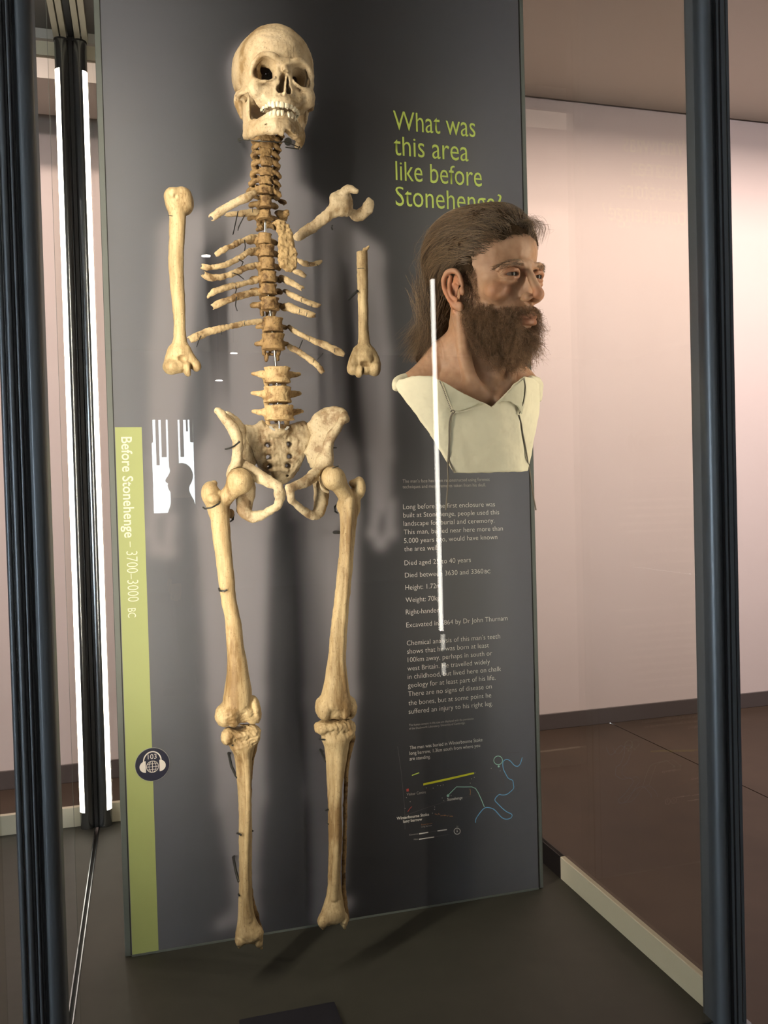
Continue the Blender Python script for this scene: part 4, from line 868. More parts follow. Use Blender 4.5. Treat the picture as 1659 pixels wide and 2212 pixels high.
v.E((0,4,54), (62,80,68), 1, True)                                      # hollow braincase
v.T([(34,-100,14),(31,-82,14),(25,-56,12)], [17,17,9], 3, True, None, True); v.E((34,-86,11), (20,16,15), 3, True, both=True); v.E((33,-90,18), (19,12,13), 4, True, both=True)
v.E((-24,-54,18), (8,18,13), 2, True); v.E((-32,-58,26), (6,14,5), 2, True); v.E((20,-50,10), (4,16,7), 2, True)
v.T([(0,-88,26),(0,-94,18),(0,-98,12)], [6,5.6,4.4], 4)
v.E((-5,-92,-16), (8.5,34,9), 2, True); v.E((5,-92,-16), (8.5,34,9), 2, True); v.E((0,-94,-3), (8.5,30,16), 3, True)
v.box(mm(2.2,-70,-10), mm(.9,22,17), .0005, rotm(0,0,.06), .001); v.T([(0,-90,-25),(0,-100,-24)], [3.4,1.2], 3)
v.E((27,-95,-24), (9,7,9), 7, True, both=True); v.E((29,-88,-11), (2.4,6,2.4), 1.5, True, both=True); v.E((66,0,-1), (8,4.5,4.5), 2, True, both=True)
for k in range(7):                                                       # root swellings over the front teeth
    x = (k-3)*7.2; y = -60-34*math.cos(math.asin(max(-.99, min(.99, x/30)))); v.T([(x,y+2,-27),(x,y-1.5,-38)], [2.4,3.2], 3)
v.T([(24,-97,-20),(25,-97,-30),(24,-96,-38)], [.9,.8,.8], .8, False, None, True)
v.noise(.0011, 18, 3); v.noise(.0005, 90, 4)
B_SKULL = bone_mat('old_bone_skull', (.53, .42, .275), (.27, .18, .085), .5, .3, .40, (19, 19, 16))
skull = link('skull', place(v.mesh('skull'), sk_world), B_SKULL, SK); skull['label'] = 'pale polished skull turned slightly aside'
# jaw
v = LV(mm(-66, -104, -102), mm(66, 16, 6), .0014)
v.E((54,-10,-6), (9,5,5), 3, both=True)
v.T([(54,-10,-9),(52,-10,-34),(48,-5,-62)], [5,8,9], 4, True, ((1,0,0),1.9)); v.T([(51,-24,-30),(47,-20,-58)], [14,16], 5, True, ((1,0,0),3.4)); v.T([(51,-34,-36),(51,-39,-10)], [7.5,3.2], 4, True, ((1,0,0),1.8))
arc = [(47,-16,-64),(43,-38,-69),(33,-58,-72),(18,-76,-74),(0,-83,-75)]
for s in (-1, 1):
    for a, b_ in zip(arc[:-1], arc[1:]):
        a_, c_ = np.array(a, float), np.array(b_, float); a_[0] *= s; c_[0] *= s; t = c_-a_; n = np.array([-t[1], t[0], 0]); n /= np.linalg.norm(n)
        v.cap(a_/1000, c_/1000, .0145, .0145, .004, flat=(n, 2.1))
v.T([(30,-56,-60),(24,-72,-60),(12,-83,-60),(0,-87,-60)], [5.5,5.5,5.2,5.2], 5, True)
v.E((0,-86,-85), (15,6,8), 7); v.E((20,-78,-86), (10,6,6), 7, both=True); v.E((47,0,-68), (6,8,7), 5, both=True)
v.E((-27,-76,-76), (2,5,2), 1, True); v.box(mm(13,-88,-92), mm(11,12,6), .002, rotm(0,0,.3), .002, True); v.E((0,-60,-92), (22,18,12), 6, True); v.T([(20,-84,-70),(22,-84,-92)], [.8,1.2], 1, False, None, True)
v.E((33,-62,-92), (10,10,8), 6, True)
v.noise(.0010, 24, 8); v.noise(.0006, 90, 9)
jaw = link('jaw', place(v.mesh('jaw'), sk_world), B_SKULL, skull)
# teeth
M_TOOTH = mat('tooth_enamel', (.72, .64, .47), .28, var=.12, vscale=160, coat=.2)
def tooth(w_, d_, h, up):
    # crown with a slightly waisted neck, incisal edge towards -z (upper) or +z (lower)
    nu, nv = 12, 9; V = []; F = []
    for j in range(nv):
        t = j/(nv-1); f = [.60,.68,.80,.93,1.0,1.02,1.0,.92,.60][j]; dd = [.80,.85,.95,1.0,.95,.85,.68,.48,.2][j] if w_ < 9 else [.7,.8,.9,1,1,1,.98,.88,.5][j]
        for i in range(nu):
            a = 2*math.pi*i/nu; ca, sa = math.cos(a), math.sin(a); ca = math.copysign(abs(ca)**.7, ca); sa = math.copysign(abs(sa)**.7, sa)
            V.append((w_/2*f*ca, d_/2*dd*sa, (-h*t if up else h*t)))
    for j in range(nv-1):
        for i in range(nu): q = (j*nu+i, j*nu+(i+1)%nu, (j+1)*nu+(i+1)%nu, (j+1)*nu+i); F.append(q[::-1] if not up else q)
    F.append(tuple(range(nu))); F.append(tuple(range((nv-1)*nu, nv*nu))[::-1]); return V, F
def teeth(ax, ay, zb, dz, up, missing=()):
    ws = [8.4,6.8,7.6,7.2,7.0,10.2,9.8] if up else [5.8,6.2,7.2,7.0,7.2,10.6,10.2]; hs = [13,11.5,13,10,9.5,9,8.5] if up else [10.5,10.5,12,10,9.5,8.5,8]
    for s in (-1, 1):
        t = 0.0; 
        for i, w_ in enumerate(ws):
            tm = t+(w_/2)/math.hypot(ax*math.cos(t), ay*math.sin(t)); t = t+(w_*1.02)/math.hypot(ax*math.cos(tm), ay*math.sin(tm))
            if (s, i) in missing: continue
            x, y = s*ax*math.sin(tm), -60-ay*math.cos(tm); tx, ty = s*ax*math.cos(tm), ay*math.sin(tm); L_ = math.hypot(tx, ty); tx, ty = tx/L_, ty/L_
            V, F = tooth(w_*1.13, 7.0 if i < 3 else 9.0, hs[i], up); rn_ = random.Random(i*7+s*3+up*50); lean = rn_.uniform(-.06, .06); zz = zb+dz*(1-math.cos(tm))+rn_.uniform(-.6, .6)
            P = []
            for a, b_, c in V:
                a2 = a+c*lean; P.append(sk_world(mm(x+a2*tx+b_*(-ty)*s*0+b_*ty*(-1 if s > 0 else 1)*0-b_*(-ty if False else 0)+b_*(ty), y+a2*ty-b_*tx, zz+c)))
            m = MB().add(P, F, True); m.build('tooth', M_TOOTH, skull if up else jaw)
teeth(30, 35, -37.5, 1.0, True); teeth(27.5, 31, -62.5, -.5, False, missing=((1, 0),))
# ================================================================ RECONSTRUCTED HEAD (BUST)
BO = np.array([.5858, 1.38, 1.8635]); BR = rotm(.4156, .0634, -.062).astype(np.float64); BS = 1.0188
bust = empty('portrait_bust', (float(BO[0]), float(BO[1])+.02, 1.52))
tag(bust, 'lifelike bust of a bearded long-haired man in a cream hide tunic beside the skeleton', 'bust')
def hw_(P): return BO+BS*(np.asarray(P, float)@BR.T)
def hl_(P): return ((np.asarray(P, float)-BO)@BR)/BS
hv = Vol(BO+np.array([-.14, -.145, -.30]), BO+np.array([.17, .125, .135]), .0016)
def HE(c, r, k=6, cut=False, R=None, both=False):
    for sg in ((-1, 1) if both else (1,)):
        Rl = np.eye(3) if R is None else (R if sg > 0 else np.array([[1,-1,-1],[-1,1,1],[-1,1,1]])*R)
        hv.ell(hw_(mm(c[0]*sg, c[1], c[2])), mm(*r)*BS, (BR@Rl).astype(np.float32), k/1000, cut)
def HT(P, R_, k=4, both=False, cut=False, sub=4):
    for sg in ((-1, 1) if both else (1,)): hv.tube([hw_(mm(p[0]*sg, p[1], p[2])) for p in P], [q*BS/1000 for q in R_], k/1000, None, cut, sub)
HE((0,0,38), (70,90,76), 4); HE((0,-40,44), (57,50,44), 14); HE((0,-38,-10), (58,50,52), 14); HE((0,-34,-62), (47,48,34), 14); HE((0,-74,-98), (19,15,14), 16); HE((50,-4,-62), (10,20,18), 16, both=True)
HT([(6,-89,12),(22,-92,14),(38,-86,13),(49,-70,6)], [6,6.5,6,3], 12, True); HE((0,-90,16), (9,6,7), 8)
HE((31,-97,-1), (16,13,11), 9, True, both=True); HE((14,-96,-6), (7,9,10), 8, True, both=True)
HE((46,-64,-26), (18,17,15), 16, both=True); HE((32,-78,-12), (17,12,6), 6, both=True); HE((36,-90,-46), (14,14,18), 14, True, both=True) if False else None
HE((0,-72,-62), (29,25,26), 14); HE((31,-76,0), (15,11,12), 5, both=True)
# eyelids
HT([(16,-86,-2),(22,-90,3.8),(31,-91.5,4.8),(41,-87.5,3.6),(50,-78,-2)], [2,2.8,3,3,2.4], 2.5, True); HT([(16,-86,-3),(22,-89,-6),(31,-90,-7.4),(41,-86,-6.6),(48,-78,-3)], [2,2.3,2.5,2.3,2], 3, True)
HE((32,-94,-1.8), (14.5,6.5,2.6), 1.5, True, both=True); HE((31,-97,12.5), (14,5,1.8), 3, True, both=True)
# nose
HT([(0,-90,10),(0,-96,0),(0,-103,-14),(0,-110,-26),(0,-113,-33)], [6,6,6.6,7.2,8.2], 6); HE((0,-113,-35), (8,7,7), 5); HE((12,-98,-38), (6.5,10.5,7), 5, both=True); HE((6.6,-103,-45.5), (3.8,7.5,4.6), 2, True, both=True); HT([(18,-94,-30),(20,-94,-40)], [1.5,1.5], 5, True, True)
HE((0,-97,-53), (3.2,4,7), 4, True)
# lips
HT([(24,-84,-70),(13,-94,-67),(5,-98,-64.5),(0,-97.5,-66)], [2.6,4,4.2,4], 3, True); HT([(22,-85,-73),(11,-93,-76),(0,-96,-77)], [3,5,5.6], 3, True)
HT([(26,-87,-71.2),(13,-98,-70.6),(0,-103,-70.8)], [1.2,1.7,1.6], 1, True, True); HE((0,-96,-88), (16,6,5), 5, True)
# ears
ED = -11
HE((76,12+ED,-20), (5,16,28), 4, R=rotm(.35, 0, -.12), both=True); HT([(74,-5+ED,-12),(77,-3+ED,2),(81,5+ED,11),(85,17+ED,11),(87,25+ED,1),(86,25+ED,-14),(83,17+ED,-32),(79,7+ED,-44),(75,-2+ED,-48)], [3,3.4,3.8,4,4,3.8,3.8,5,4.3], 3, True)
HE((82,6+ED,-22), (8,10.5,14), 3, True, both=True); HT([(81,15+ED,3),(83,17+ED,-10),(81,14+ED,-27),(78,5+ED,-35)], [2.8,3,3,3.2], 3, True); HE((75,-5+ED,-22), (4,5,7), 4, both=True); HE((77,1+ED,-46), (4.2,8,8), 4, both=True)
# neck and shoulders follow the body, which faces the viewer more squarely
def B(px, py, Y): return at(px, py, Y)
n0 = hw_(mm(0, 8, -50)); n1 = np.array([BO[0]-.012, 1.405, BO[2]-.135]); n2 = np.array([BO[0]-.022, 1.415, BO[2]-.205])
hv.tube([n0, n1, n2], [.058, .056, .062], .018)
hv.tube([hw_(mm(-60,8,-48)), B(1010, 800, 1.345), B(1052, 868, 1.345)], [.011, .012, .008], .012); hv.tube([hw_(mm(56,8,-48)), B(1105, 800, 1.37), B(1075, 865, 1.345)], [.010, .010, .008], .012)
hv.ell(B(1068, 812, 1.352), mm(11, 11, 16), None, .012)
hv.tube([B(960, 770, 1.425), B(925, 806, 1.425), B(885, 835, 1.42)], [.032, .026, .022], .025); hv.tube([B(1080, 780, 1.43), B(1118, 812, 1.43), B(1145, 835, 1.42)], [.030, .024, .020], .025)
hv.ell(B(1015, 880, 1.41), (.098, .062, .060), None, .03); hv.tube([B(930, 850, 1.375), B(1000, 872, 1.355), B(1058, 880, 1.352)], [.014, .013, .010], .015); hv.tube([B(1135, 845, 1.385), B(1070, 880, 1.352)], [.013, .010], .015)
hv.ell(B(1062, 880, 1.335), mm(8, 9, 9), None, .010, True)
lo = hv.lo[2]; hv.noise(.0005, 45, 3)
hme = hv.mesh('head_and_neck'); nv_ = len(hme.vertices); co = np.empty(nv_*3, np.float32); hme.vertices.foreach_get('co', co); co = co.reshape(-1, 3); LH = hl_(co)*1000
tint = np.ones((nv_, 4), np.float32)
def blob(c, r, colr, both=False):
    for sg in ((-1, 1) if both else (1,)):
        q = np.clip(1.25-np.linalg.norm((LH-np.array([c[0]*sg, c[1], c[2]]))/np.array(r), axis=1), 0, .5)*2
        tint[:, :3] *= 1+(np.array(colr)-1)*q[:, None]
blob((0,-97,-71), (26,14,11), (.92,.72,.68)); blob((32,-90,0), (20,12,12), (.86,.72,.66), True); blob((0,-112,-34), (14,12,12), (1.04,.84,.78)); blob((46,-70,-26), (22,22,16), (1.02,.88,.82), True); blob((80,12,-20), (14,30,40), (1.05,.80,.72), True)
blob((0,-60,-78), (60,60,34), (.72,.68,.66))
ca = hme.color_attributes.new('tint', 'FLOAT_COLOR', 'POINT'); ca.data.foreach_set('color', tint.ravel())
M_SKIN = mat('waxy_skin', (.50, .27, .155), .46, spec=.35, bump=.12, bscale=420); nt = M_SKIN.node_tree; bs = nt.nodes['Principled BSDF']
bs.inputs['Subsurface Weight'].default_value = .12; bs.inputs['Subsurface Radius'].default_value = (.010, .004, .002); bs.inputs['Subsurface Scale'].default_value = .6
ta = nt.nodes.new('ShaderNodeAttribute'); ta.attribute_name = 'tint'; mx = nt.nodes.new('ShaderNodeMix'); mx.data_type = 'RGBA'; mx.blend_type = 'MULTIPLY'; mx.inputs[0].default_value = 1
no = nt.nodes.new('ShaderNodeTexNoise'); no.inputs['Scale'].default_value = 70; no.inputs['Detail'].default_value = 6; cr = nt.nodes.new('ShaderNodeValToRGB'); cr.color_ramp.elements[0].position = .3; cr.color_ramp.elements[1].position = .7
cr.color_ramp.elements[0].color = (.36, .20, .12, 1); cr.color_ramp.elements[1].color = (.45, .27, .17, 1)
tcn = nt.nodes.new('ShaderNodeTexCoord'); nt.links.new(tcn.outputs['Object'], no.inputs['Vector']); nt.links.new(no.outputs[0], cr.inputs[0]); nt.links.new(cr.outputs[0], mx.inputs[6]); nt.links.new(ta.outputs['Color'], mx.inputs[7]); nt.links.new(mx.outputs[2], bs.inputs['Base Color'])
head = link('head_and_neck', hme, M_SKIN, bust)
# eyes
M_EYE = mat('eye_white', (.26, .20, .165), .25); M_IRIS = mat('brown_iris', (.015, .008, .005), .28, spec=.3)
def ball(c, r, n=20, m=14):
    V = []; F = []
    for j in range(m+1):
        for i in range(n):
            a, b_ = 2*math.pi*i/n, math.pi*j/m; V.append((c[0]+r*math.sin(b_)*math.cos(a), c[1]-r*math.cos(b_), c[2]+r*math.sin(b_)*math.sin(a)))
    for j in range(m):
        for i in range(n): F.append((j*n+i, j*n+(i+1)%n, (j+1)*n+(i+1)%n, (j+1)*n+i))
    return V, F
for s in (-1, 1):
    V, F = ball((.0315*s, -.0780, -.001), .0122); e = MB().add([hw_(p) for p in V], F, True).build('eyeball', M_EYE, bust)
    g = rotm(.10); V = []; F = []; c = np.array([.0315*s, -.0780, -.001])
    for j in range(6):
        for i in range(18):
            a, b_ = 2*math.pi*i/18, .58*j/5; V.append(hw_(c+g@np.array([.01235*math.sin(b_)*math.cos(a), -.01235*math.cos(b_)-.0003, .01235*math.sin(b_)*math.sin(a)])))
    for j in range(5):
        for i in range(18): F.append((j*18+i, j*18+(i+1)%18, (j+1)*18+(i+1)%18, (j+1)*18+i))
    MB().add(V, F, True).build('iris', M_IRIS, e)

# ---------------------------------------------------------------- hair and beard
def hair_mat(name, c0, c1, rough=.5):
    m = bpy.data.materials.new(name); m.use_nodes = True; nt = m.node_tree; b = nt.nodes['Principled BSDF']; b.inputs['Roughness'].default_value = rough
    h = nt.nodes.new('ShaderNodeHairInfo'); r = nt.nodes.new('ShaderNodeValToRGB'); r.color_ramp.elements[0].color = (*c0, 1); r.color_ramp.elements[1].color = (*c1, 1); r.color_ramp.elements[0].position = .25
    nt.links.new(h.outputs['Random'], r.inputs[0]); nt.links.new(r.outputs[0], b.inputs['Base Color']); return m
M_HAIR = hair_mat('brown_hair', (.060, .036, .020), (.30, .20, .115), .38)
M_BEARD = hair_mat('brown_beard', (.12, .062, .030), (.34, .20, .105), .5)
M_CAPH = mat('dark_brown_hair_mass', (.040, .024, .013), .95, spec=.05, bump=.6, bscale=300)
def curves(name, P, R, m, parent=bust):
    # P: (n, k, 3) strands, R: (k,) radii
    n, k, _ = P.shape; c = bpy.data.hair_curves.new(name); c.add_curves([k]*n)
    c.attributes['position'].data.foreach_set('vector', P.astype(np.float32).ravel())
    ra = c.attributes.get('radius') or c.attributes.new('radius', 'FLOAT', 'POINT'); ra.data.foreach_set('value', np.tile(R, n).astype(np.float32))
    o = bpy.data.objects.new(name, c); COL.objects.link(o); c.materials.append(m); o.parent = parent; o.matrix_parent_inverse = Matrix.Translation(parent_origin(parent)).inverted(); return o
rs = np.random.RandomState(11)
# hair mass: scalp shell, roll behind the head and the long tail down the neck
cv = Vol(BO+np.array([-.19, -.12, -.19]), BO+np.array([.13, .15, .15]), .0018)
def CE(c, r, k=6, cut=False): cv.ell(hw_(mm(*c)), mm(*r)*BS, BR.astype(np.float32), k/1000, cut)
def CT(P, R_, k=6, cut=False): cv.tube([hw_(mm(*p)) for p in P], [q*BS/1000 for q in R_], k/1000, None, cut)
CE((0,6,44), (75.5,92,79), 2); CE((0,68,22), (60,50,56), 14); CE((0,-20,84), (54,58,32), 14); CE((0,-40,46), (61,57,50), 8)
CE((0,-112,14), (74,52,56), 6, True); CE((0,-104,18), (84,62,42), 6, True); CE((-62,-62,44), (22,26,34), 6, True); CE((62,-62,44), (22,26,34), 6, True); CE((-80,-66,-10), (34,44,50), 8, True); CE((80,-66,-10), (34,44,50), 8, True)
CE((-84,0,-26), (22,24,40), 4, True); CE((84,0,-26), (22,24,40), 4, True); CE((0,-30,-60), (90,70,52), 8, True)
cv.tube([B(945, 640, 1.45), B(938, 700, 1.455), B(925, 745, 1.45), B(908, 775, 1.44)], [.028, .024, .018, .007], .012); cv.tube([B(960, 660, 1.44), B(955, 720, 1.44), B(950, 770, 1.43)], [.022, .018, .008], .012)
cv.noise(.003, 22, 5); cv.noise(.0014, 60, 6)
link('hair_mass', cv.mesh('hair_mass'), M_CAPH, bust)
# strands combed back over the scalp
n = 12000; k = 16; d = rs.normal(size=(n*3, 3)); d /= np.linalg.norm(d, axis=1)[:, None]
el = np.array([73, 90, 77.]); c0 = np.array([0, 4, 42.])
root = d*el+c0
line_ok = (root[:, 2] > 45+.20*np.abs(root[:, 0])*0-(root[:, 1]+70)*.62) & (root[:, 2] > -28) & ~((np.abs(root[:, 0]) > 55) & (root[:, 1] < 16) & (root[:, 2] < 8-(root[:, 1]+0)*.45))
root = root[line_ok][:n]; n = len(root)
P = np.zeros((n, k, 3)); p = root.copy(); L_ = rs.uniform(60, 120, n); off = rs.uniform(1, 5, n); ph = rs.uniform(0, 6.28, n); fr_ = rs.uniform(.6, 1.4, n)
clump = np.sin(root[:, 0]*.13+root[:, 2]*.12)*4+np.sin(root[:, 0]*.31+root[:, 2]*.28+1)*2.5
for i in range(k):
    t = i/(k-1); q = (p-c0)/el; nr = q/np.linalg.norm(q, axis=1)[:, None]; P[:, i] = c0+nr*(el+(off*min(1, t*4+.15)+clump*.9*min(1, t*3)+1*np.sin(3.1*t)*(root[:, 2] > 80)+np.clip(P[:, i-1, 1] if i else root[:, 1], 0, 80)*.24*(root[:, 2] > -10)+np.clip((-20-(P[:, i-1, 1] if i else root[:, 1]))/40, 0, 1)*6*min(1, t*5+.6))[:, None])
    g = np.array([0, 1.0, 0])[None]+np.stack([.42*np.sin(ph+t*5*fr_), 0*ph, np.where(root[:, 1] < -15, .25-.7*t, -.35-.5*(root[:, 2] < 70))-.25*np.cos(ph*1.7+t*6*fr_)], 1); g -= nr*(g*nr).sum(1)[:, None]; g /= np.linalg.norm(g, axis=1)[:, None]+1e-6
    p = c0+nr*el+g*(L_/k)[:, None]
curves('hair', hw_(P.reshape(-1, 3)/1000).reshape(n, k, 3), np.linspace(.00022, .00010, k), M_HAIR)
# roll behind the head and long tail falling behind the neck
n = 2600; a = rs.uniform(0, 1, n); top = np.stack([940+rs.normal(0, 20, n), 628+rs.normal(0, 22, n)], 1); w_ = rs.normal(0, 1, n); end = np.stack([914+w_*15+np.abs(w_)*-5, 752+rs.uniform(-30, 34, n)], 1)
dep0 = 1.445+rs.normal(0, .014, n); P = np.zeros((n, 14, 3))
for i in range(14):
    t = i/13; b_ = np.stack([top[:, 0]*(1-t)+end[:, 0]*t+6*np.sin(t*5+a*6.28)+10*math.sin(math.pi*t)*(w_ < 0), top[:, 1]*(1-t)+end[:, 1]*t], 1)
    P[:, i] = np.array([at(x, y, Y) for (x, y), Y in zip(b_, dep0)])
curves('hair', P, np.linspace(.00024, .00008, 14), M_HAIR)
# loose wisps: forehead curl and flyaways
def wisps(n, f, k=12, r=.00013, m=M_HAIR, name='hair'):
    P = np.zeros((n, k, 3))
    for j in range(n):
        ctrl = f(j); C_, _ = spline(ctrl, np.ones(len(ctrl)), 4); P[j] = C_[np.linspace(0, len(C_)-1, k).astype(int)]
    curves(name, P, np.linspace(r, r*.5, k), m)
def fore(j):
    u = rs.normal(0, 1, 5); s_ = rs.uniform(.2, .8)
    return [hw_(mm(0+24*rs.uniform(-1, 1.4), -76, 82+u[0]*3)), hw_(mm(10+u[1]*9, -92-5*s_, 84+u[2]*5)), hw_(mm(16+u[1]*10, -102-7*s_, 72+u[3]*6)), hw_(mm(14+u[1]*9, -98-6*s_, 56+u[4]*7))]
def fore_old(j):
    u = rs.normal(0, 1, 5); s_ = rs.uniform(.5, 1.15)
    return [hw_(mm(6+20*rs.uniform(-1, 1.6), -74, 84+u[0]*3)), hw_(mm(18+u[1]*8, -98-6*s_, 88+u[2]*6)), hw_(mm(26+u[1]*9, -110-8*s_, 72+u[3]*6)), hw_(mm(26+u[1]*8, -104-6*s_, 54+u[4]*7))]
wisps(150, fore, r=.00010)
def fly(j):
    a_ = rs.uniform(-1, 1); z_ = rs.uniform(20, 105); x = -60*abs(a_); u = rs.normal(0, 1, 6)
    return [hw_(mm(x, 40+20*a_, z_)), hw_(mm(x-8+u[0]*5, 74+u[1]*5, z_-12+u[2]*6)), hw_(mm(x-6+u[3]*6, 98+abs(u[4])*7, z_-36+u[5]*8)), hw_(mm(x+u[0]*6, 100+abs(u[4])*6, z_-58+u[5]*10))]
wisps(260, fly, r=.00014)
# beard, moustache, eyebrows grown from the head itself
nrm = np.empty(nv_*3, np.float32); hme.vertices.foreach_get('normal', nrm); NW = nrm.reshape(-1, 3)@BR
X_, Y_, Z_ = LH.T
jawline = (Z_ < -36-.55*np.clip(-Y_-20, 0, 60)*.45) & (Z_ > -128) & (Y_ < 2)
cheek = jawline & ((Z_ < -50) | (Y_ > -40) | (np.abs(X_) > 44)) & ~((Y_ > -30) & (Z_ < -104)) & ~((np.abs(X_) > 70))
lips = (np.abs(X_) < 19) & (Y_ < -82) & (Z_ < -63.5) & (Z_ > -83)
mous = (np.abs(X_) < 30) & (Y_ < -78) & (Z_ < -48) & (Z_ > -65.5)
nose_ = (np.abs(X_) < 24) & (Y_ < -80) & (Z_ > -50)
side = (np.abs(X_) > 52) & (Y_ < -4) & (Y_ > -34) & (Z_ < 14) & (Z_ > -40)
inbody = co[:, 2] > BO[2]-.150
mask = ((cheek | mous) & ~lips & ~nose_ & inbody & (np.abs(X_) < 72)) | (side & (np.abs(X_) < 72))
idx = np.nonzero(mask)[0]; idx = idx[rs.randint(0, len(idx), 8000)]; n = len(idx)
r0 = LH[idx]+rs.normal(0, .7, (n, 3)); N_ = NW[idx]; mo = mous[idx]; sd = side[idx] & ~cheek[idx]
Lb = np.where(mo, 13, np.where(sd, 7, 22+10*np.clip((-Z_[idx]-60)/40, 0, 1)))*rs.uniform(.6, 1.15, n)
dr = N_*.75+np.stack([.25*np.sign(r0[:, 0])*mo, -.30*np.ones(n), -.95*np.ones(n)], 1)+rs.normal(0, .22, (n, 3)); dr /= np.linalg.norm(dr, axis=1)[:, None]
k = 9; P = np.zeros((n, k, 3)); ph = rs.uniform(0, 6.28, (n, 3)); amp = Lb*.10
for i in range(k):
    t = i/(k-1); P[:, i] = r0+dr*(Lb*t)[:, None]+np.sin(ph+t*11)*(amp*1.8*t)[:, None]-np.sin(ph)*0+np.array([0, 0, -1])*(Lb*.22*t*t)[:, None]
curves('beard', hw_(P.reshape(-1, 3)/1000).reshape(n, k, 3), np.linspace(.00020, .00009, k), M_BEARD)
br = (np.abs(X_) > 14) & (np.abs(X_) < 50) & (Y_ < -62) & (np.abs(Z_-(16-np.clip(np.abs(X_)-36, 0, 20)*.45)) < 4.0)
idx = np.nonzero(br)[0]; idx = idx[rs.randint(0, len(idx), 900)]; n = len(idx); r0 = LH[idx]; sg = np.sign(r0[:, 0])
dr = NW[idx]*.30+np.stack([sg, .45*np.ones(n), .18-.02*np.abs(r0[:, 0])*.6], 1)+rs.normal(0, .16, (n, 3)); dr /= np.linalg.norm(dr, axis=1)[:, None]
P = r0[:, None]+dr[:, None]*(np.linspace(0, 1, 5)[None, :, None]*rs.uniform(5, 9, n)[:, None, None])
curves('eyebrow', hw_(P.reshape(-1, 3)/1000).reshape(n, 5, 3), np.linspace(.00020, .00008, 5), M_HAIR)

# ---------------------------------------------------------------- hide tunic
M_HIDE = mat('cream_hide', (.66, .62, .46), .72, bump=.35, bscale=60, var=.07, vscale=22)
M_HIDE2 = mat('cream_hide_inside', (.52, .50, .37), .8, bump=.3, bscale=80, var=.07, vscale=25)
M_CORD = mat('brown_grey_cord', (.16, .14, .11), .8)
tv = Vol(at(840, 1030, 1.30)-np.array([.01, .02, .01]), at(1180, 770, 1.47)+np.array([.02, .03, .01]), .0015)
xc = at(1060, 900, 1.318)[0]
def bend(x, z):
    u_ = (x-xc); top_ = np.clip((z-(BO[2]-.265))/.10, 0, 1)
    return np.where(u_ < 0, u_*u_*(2.4+1.0*top_), np.minimum(u_, .12)**2*(3.2+.8*top_))+.0035*np.sin(u_*70+z*22)*np.clip(-u_*12, 0, 1)
YT = 1.318
def tp(x, y, Y=YT): q = at(x, y, Y); return (q[0], q[2])
# the sides run back, so their outline is placed at the depth the cloth has there
def tpb(x, y):
    Y = YT
    for _ in range(12): q = at(x, y, Y); Y = YT+float(bend(np.float64(q[0]), np.float64(q[2])))
    return (q[0], q[2])
out = [(853,832),(862,820),(890,813),(936,813),(970,834),(1010,856),(1045,872),(1062,879),(1082,858),(1108,832),(1131,813),(1150,817),(1164,830),(1166,862),(1162,905),(1152,955),(1143,1000),(1140,1019),(1060,1021),(980,1022),(972,1008),(955,978),(935,948),(905,905),(875,866),(860,848)]
tv.slab([tpb(x, y) for x, y in out], YT, .0075, .003, .001, bend=bend)
tv.tube([at(858,833,1.405), at(868,822,1.42), at(900,812,1.42)], [.010, .011, .008], .006); tv.tube([at(1148,820,1.39), at(1160,830,1.40), at(1162,860,1.39)], [.008, .010, .008], .006)
# back of the tunic behind the shoulders
tv.tube([at(868,820,1.42), at(900,806,1.455), at(935,785,1.475)], [.0045, .003, .003], .002); tv.tube([at(1100,792,1.475), at(1120,802,1.46), at(1150,820,1.43)], [.003, .003, .004], .002)
tv.noise(.0012, 14, 3); tv.noise(.0004, 60, 4)
tun = link('tunic', tv.mesh('tunic'), M_HIDE, bust)
def sheet(name, pts, lift, m, th=.002, curl=None, par=tun):
    # thin hide flap following the chest
    Ls = [at(x, y, YT) for x, y in pts]; lo_ = np.min(Ls, 0)-.012; hi_ = np.max(Ls, 0)+.012
    f = Vol((lo_[0], 1.25, lo_[2]), (hi_[0], 1.40, hi_[2]), .0012)
    b2 = (lambda x, z: bend(x, z)-lift-(curl(x, z) if curl else 0)); f.slab([tpb(x, y) for x, y in pts], YT, th, .0008, .001, bend=b2); f.noise(.0004, 30, 7)
    return link(name, f.mesh(name), m, par)
z_l = tp(990, 885)[1]
sheet('collar_flap', [(952,824),(1000,852),(1040,871),(1061,879),(1048,873),(1030,874),(1005,884),(985,890),(976,888),(966,862)], .0064, M_HIDE2, .0032, lambda x, z: .004*np.clip((z_l+.012-z)/.02, 0, 1))
sheet('collar_flap', [(1062,880),(1084,859),(1108,834),(1131,816),(1135,848),(1128,878),(1121,896),(1114,880),(1098,869),(1078,868)], .0064, M_HIDE2, .0032, lambda x, z: .005*np.clip((z_l+.012-z)/.02, 0, 1))
def on_tunic(x, y, lift=.005):
    Y = YT
    for _ in range(12): q = at(x, y, Y); Y = YT+float(bend(np.float64(q[0]), np.float64(q[2])))-lift
    return at(x, y, Y)
def cord(name, pts, r, m=M_CORD, lift=.0055, par=tun, tail=()):
    P_, _ = spline([on_tunic(x, y, lift) for x, y in pts]+[at(*q) for q in tail], np.ones(len(pts)+len(tail)), 5)
    MB().tube(P_, r, 6).build(name, m, par)
cord('lacing_cord', [(950,823),(958,842),(967,866),(976,890)], .0009, lift=.0090); cord('lacing_cord', [(978,891),(972,905),(970,925),(970,955),(968,990)], .0012, tail=[(967,1010,1.330),(968,1035,1.335),(966,1065,1.337),(963,1102,1.340)])
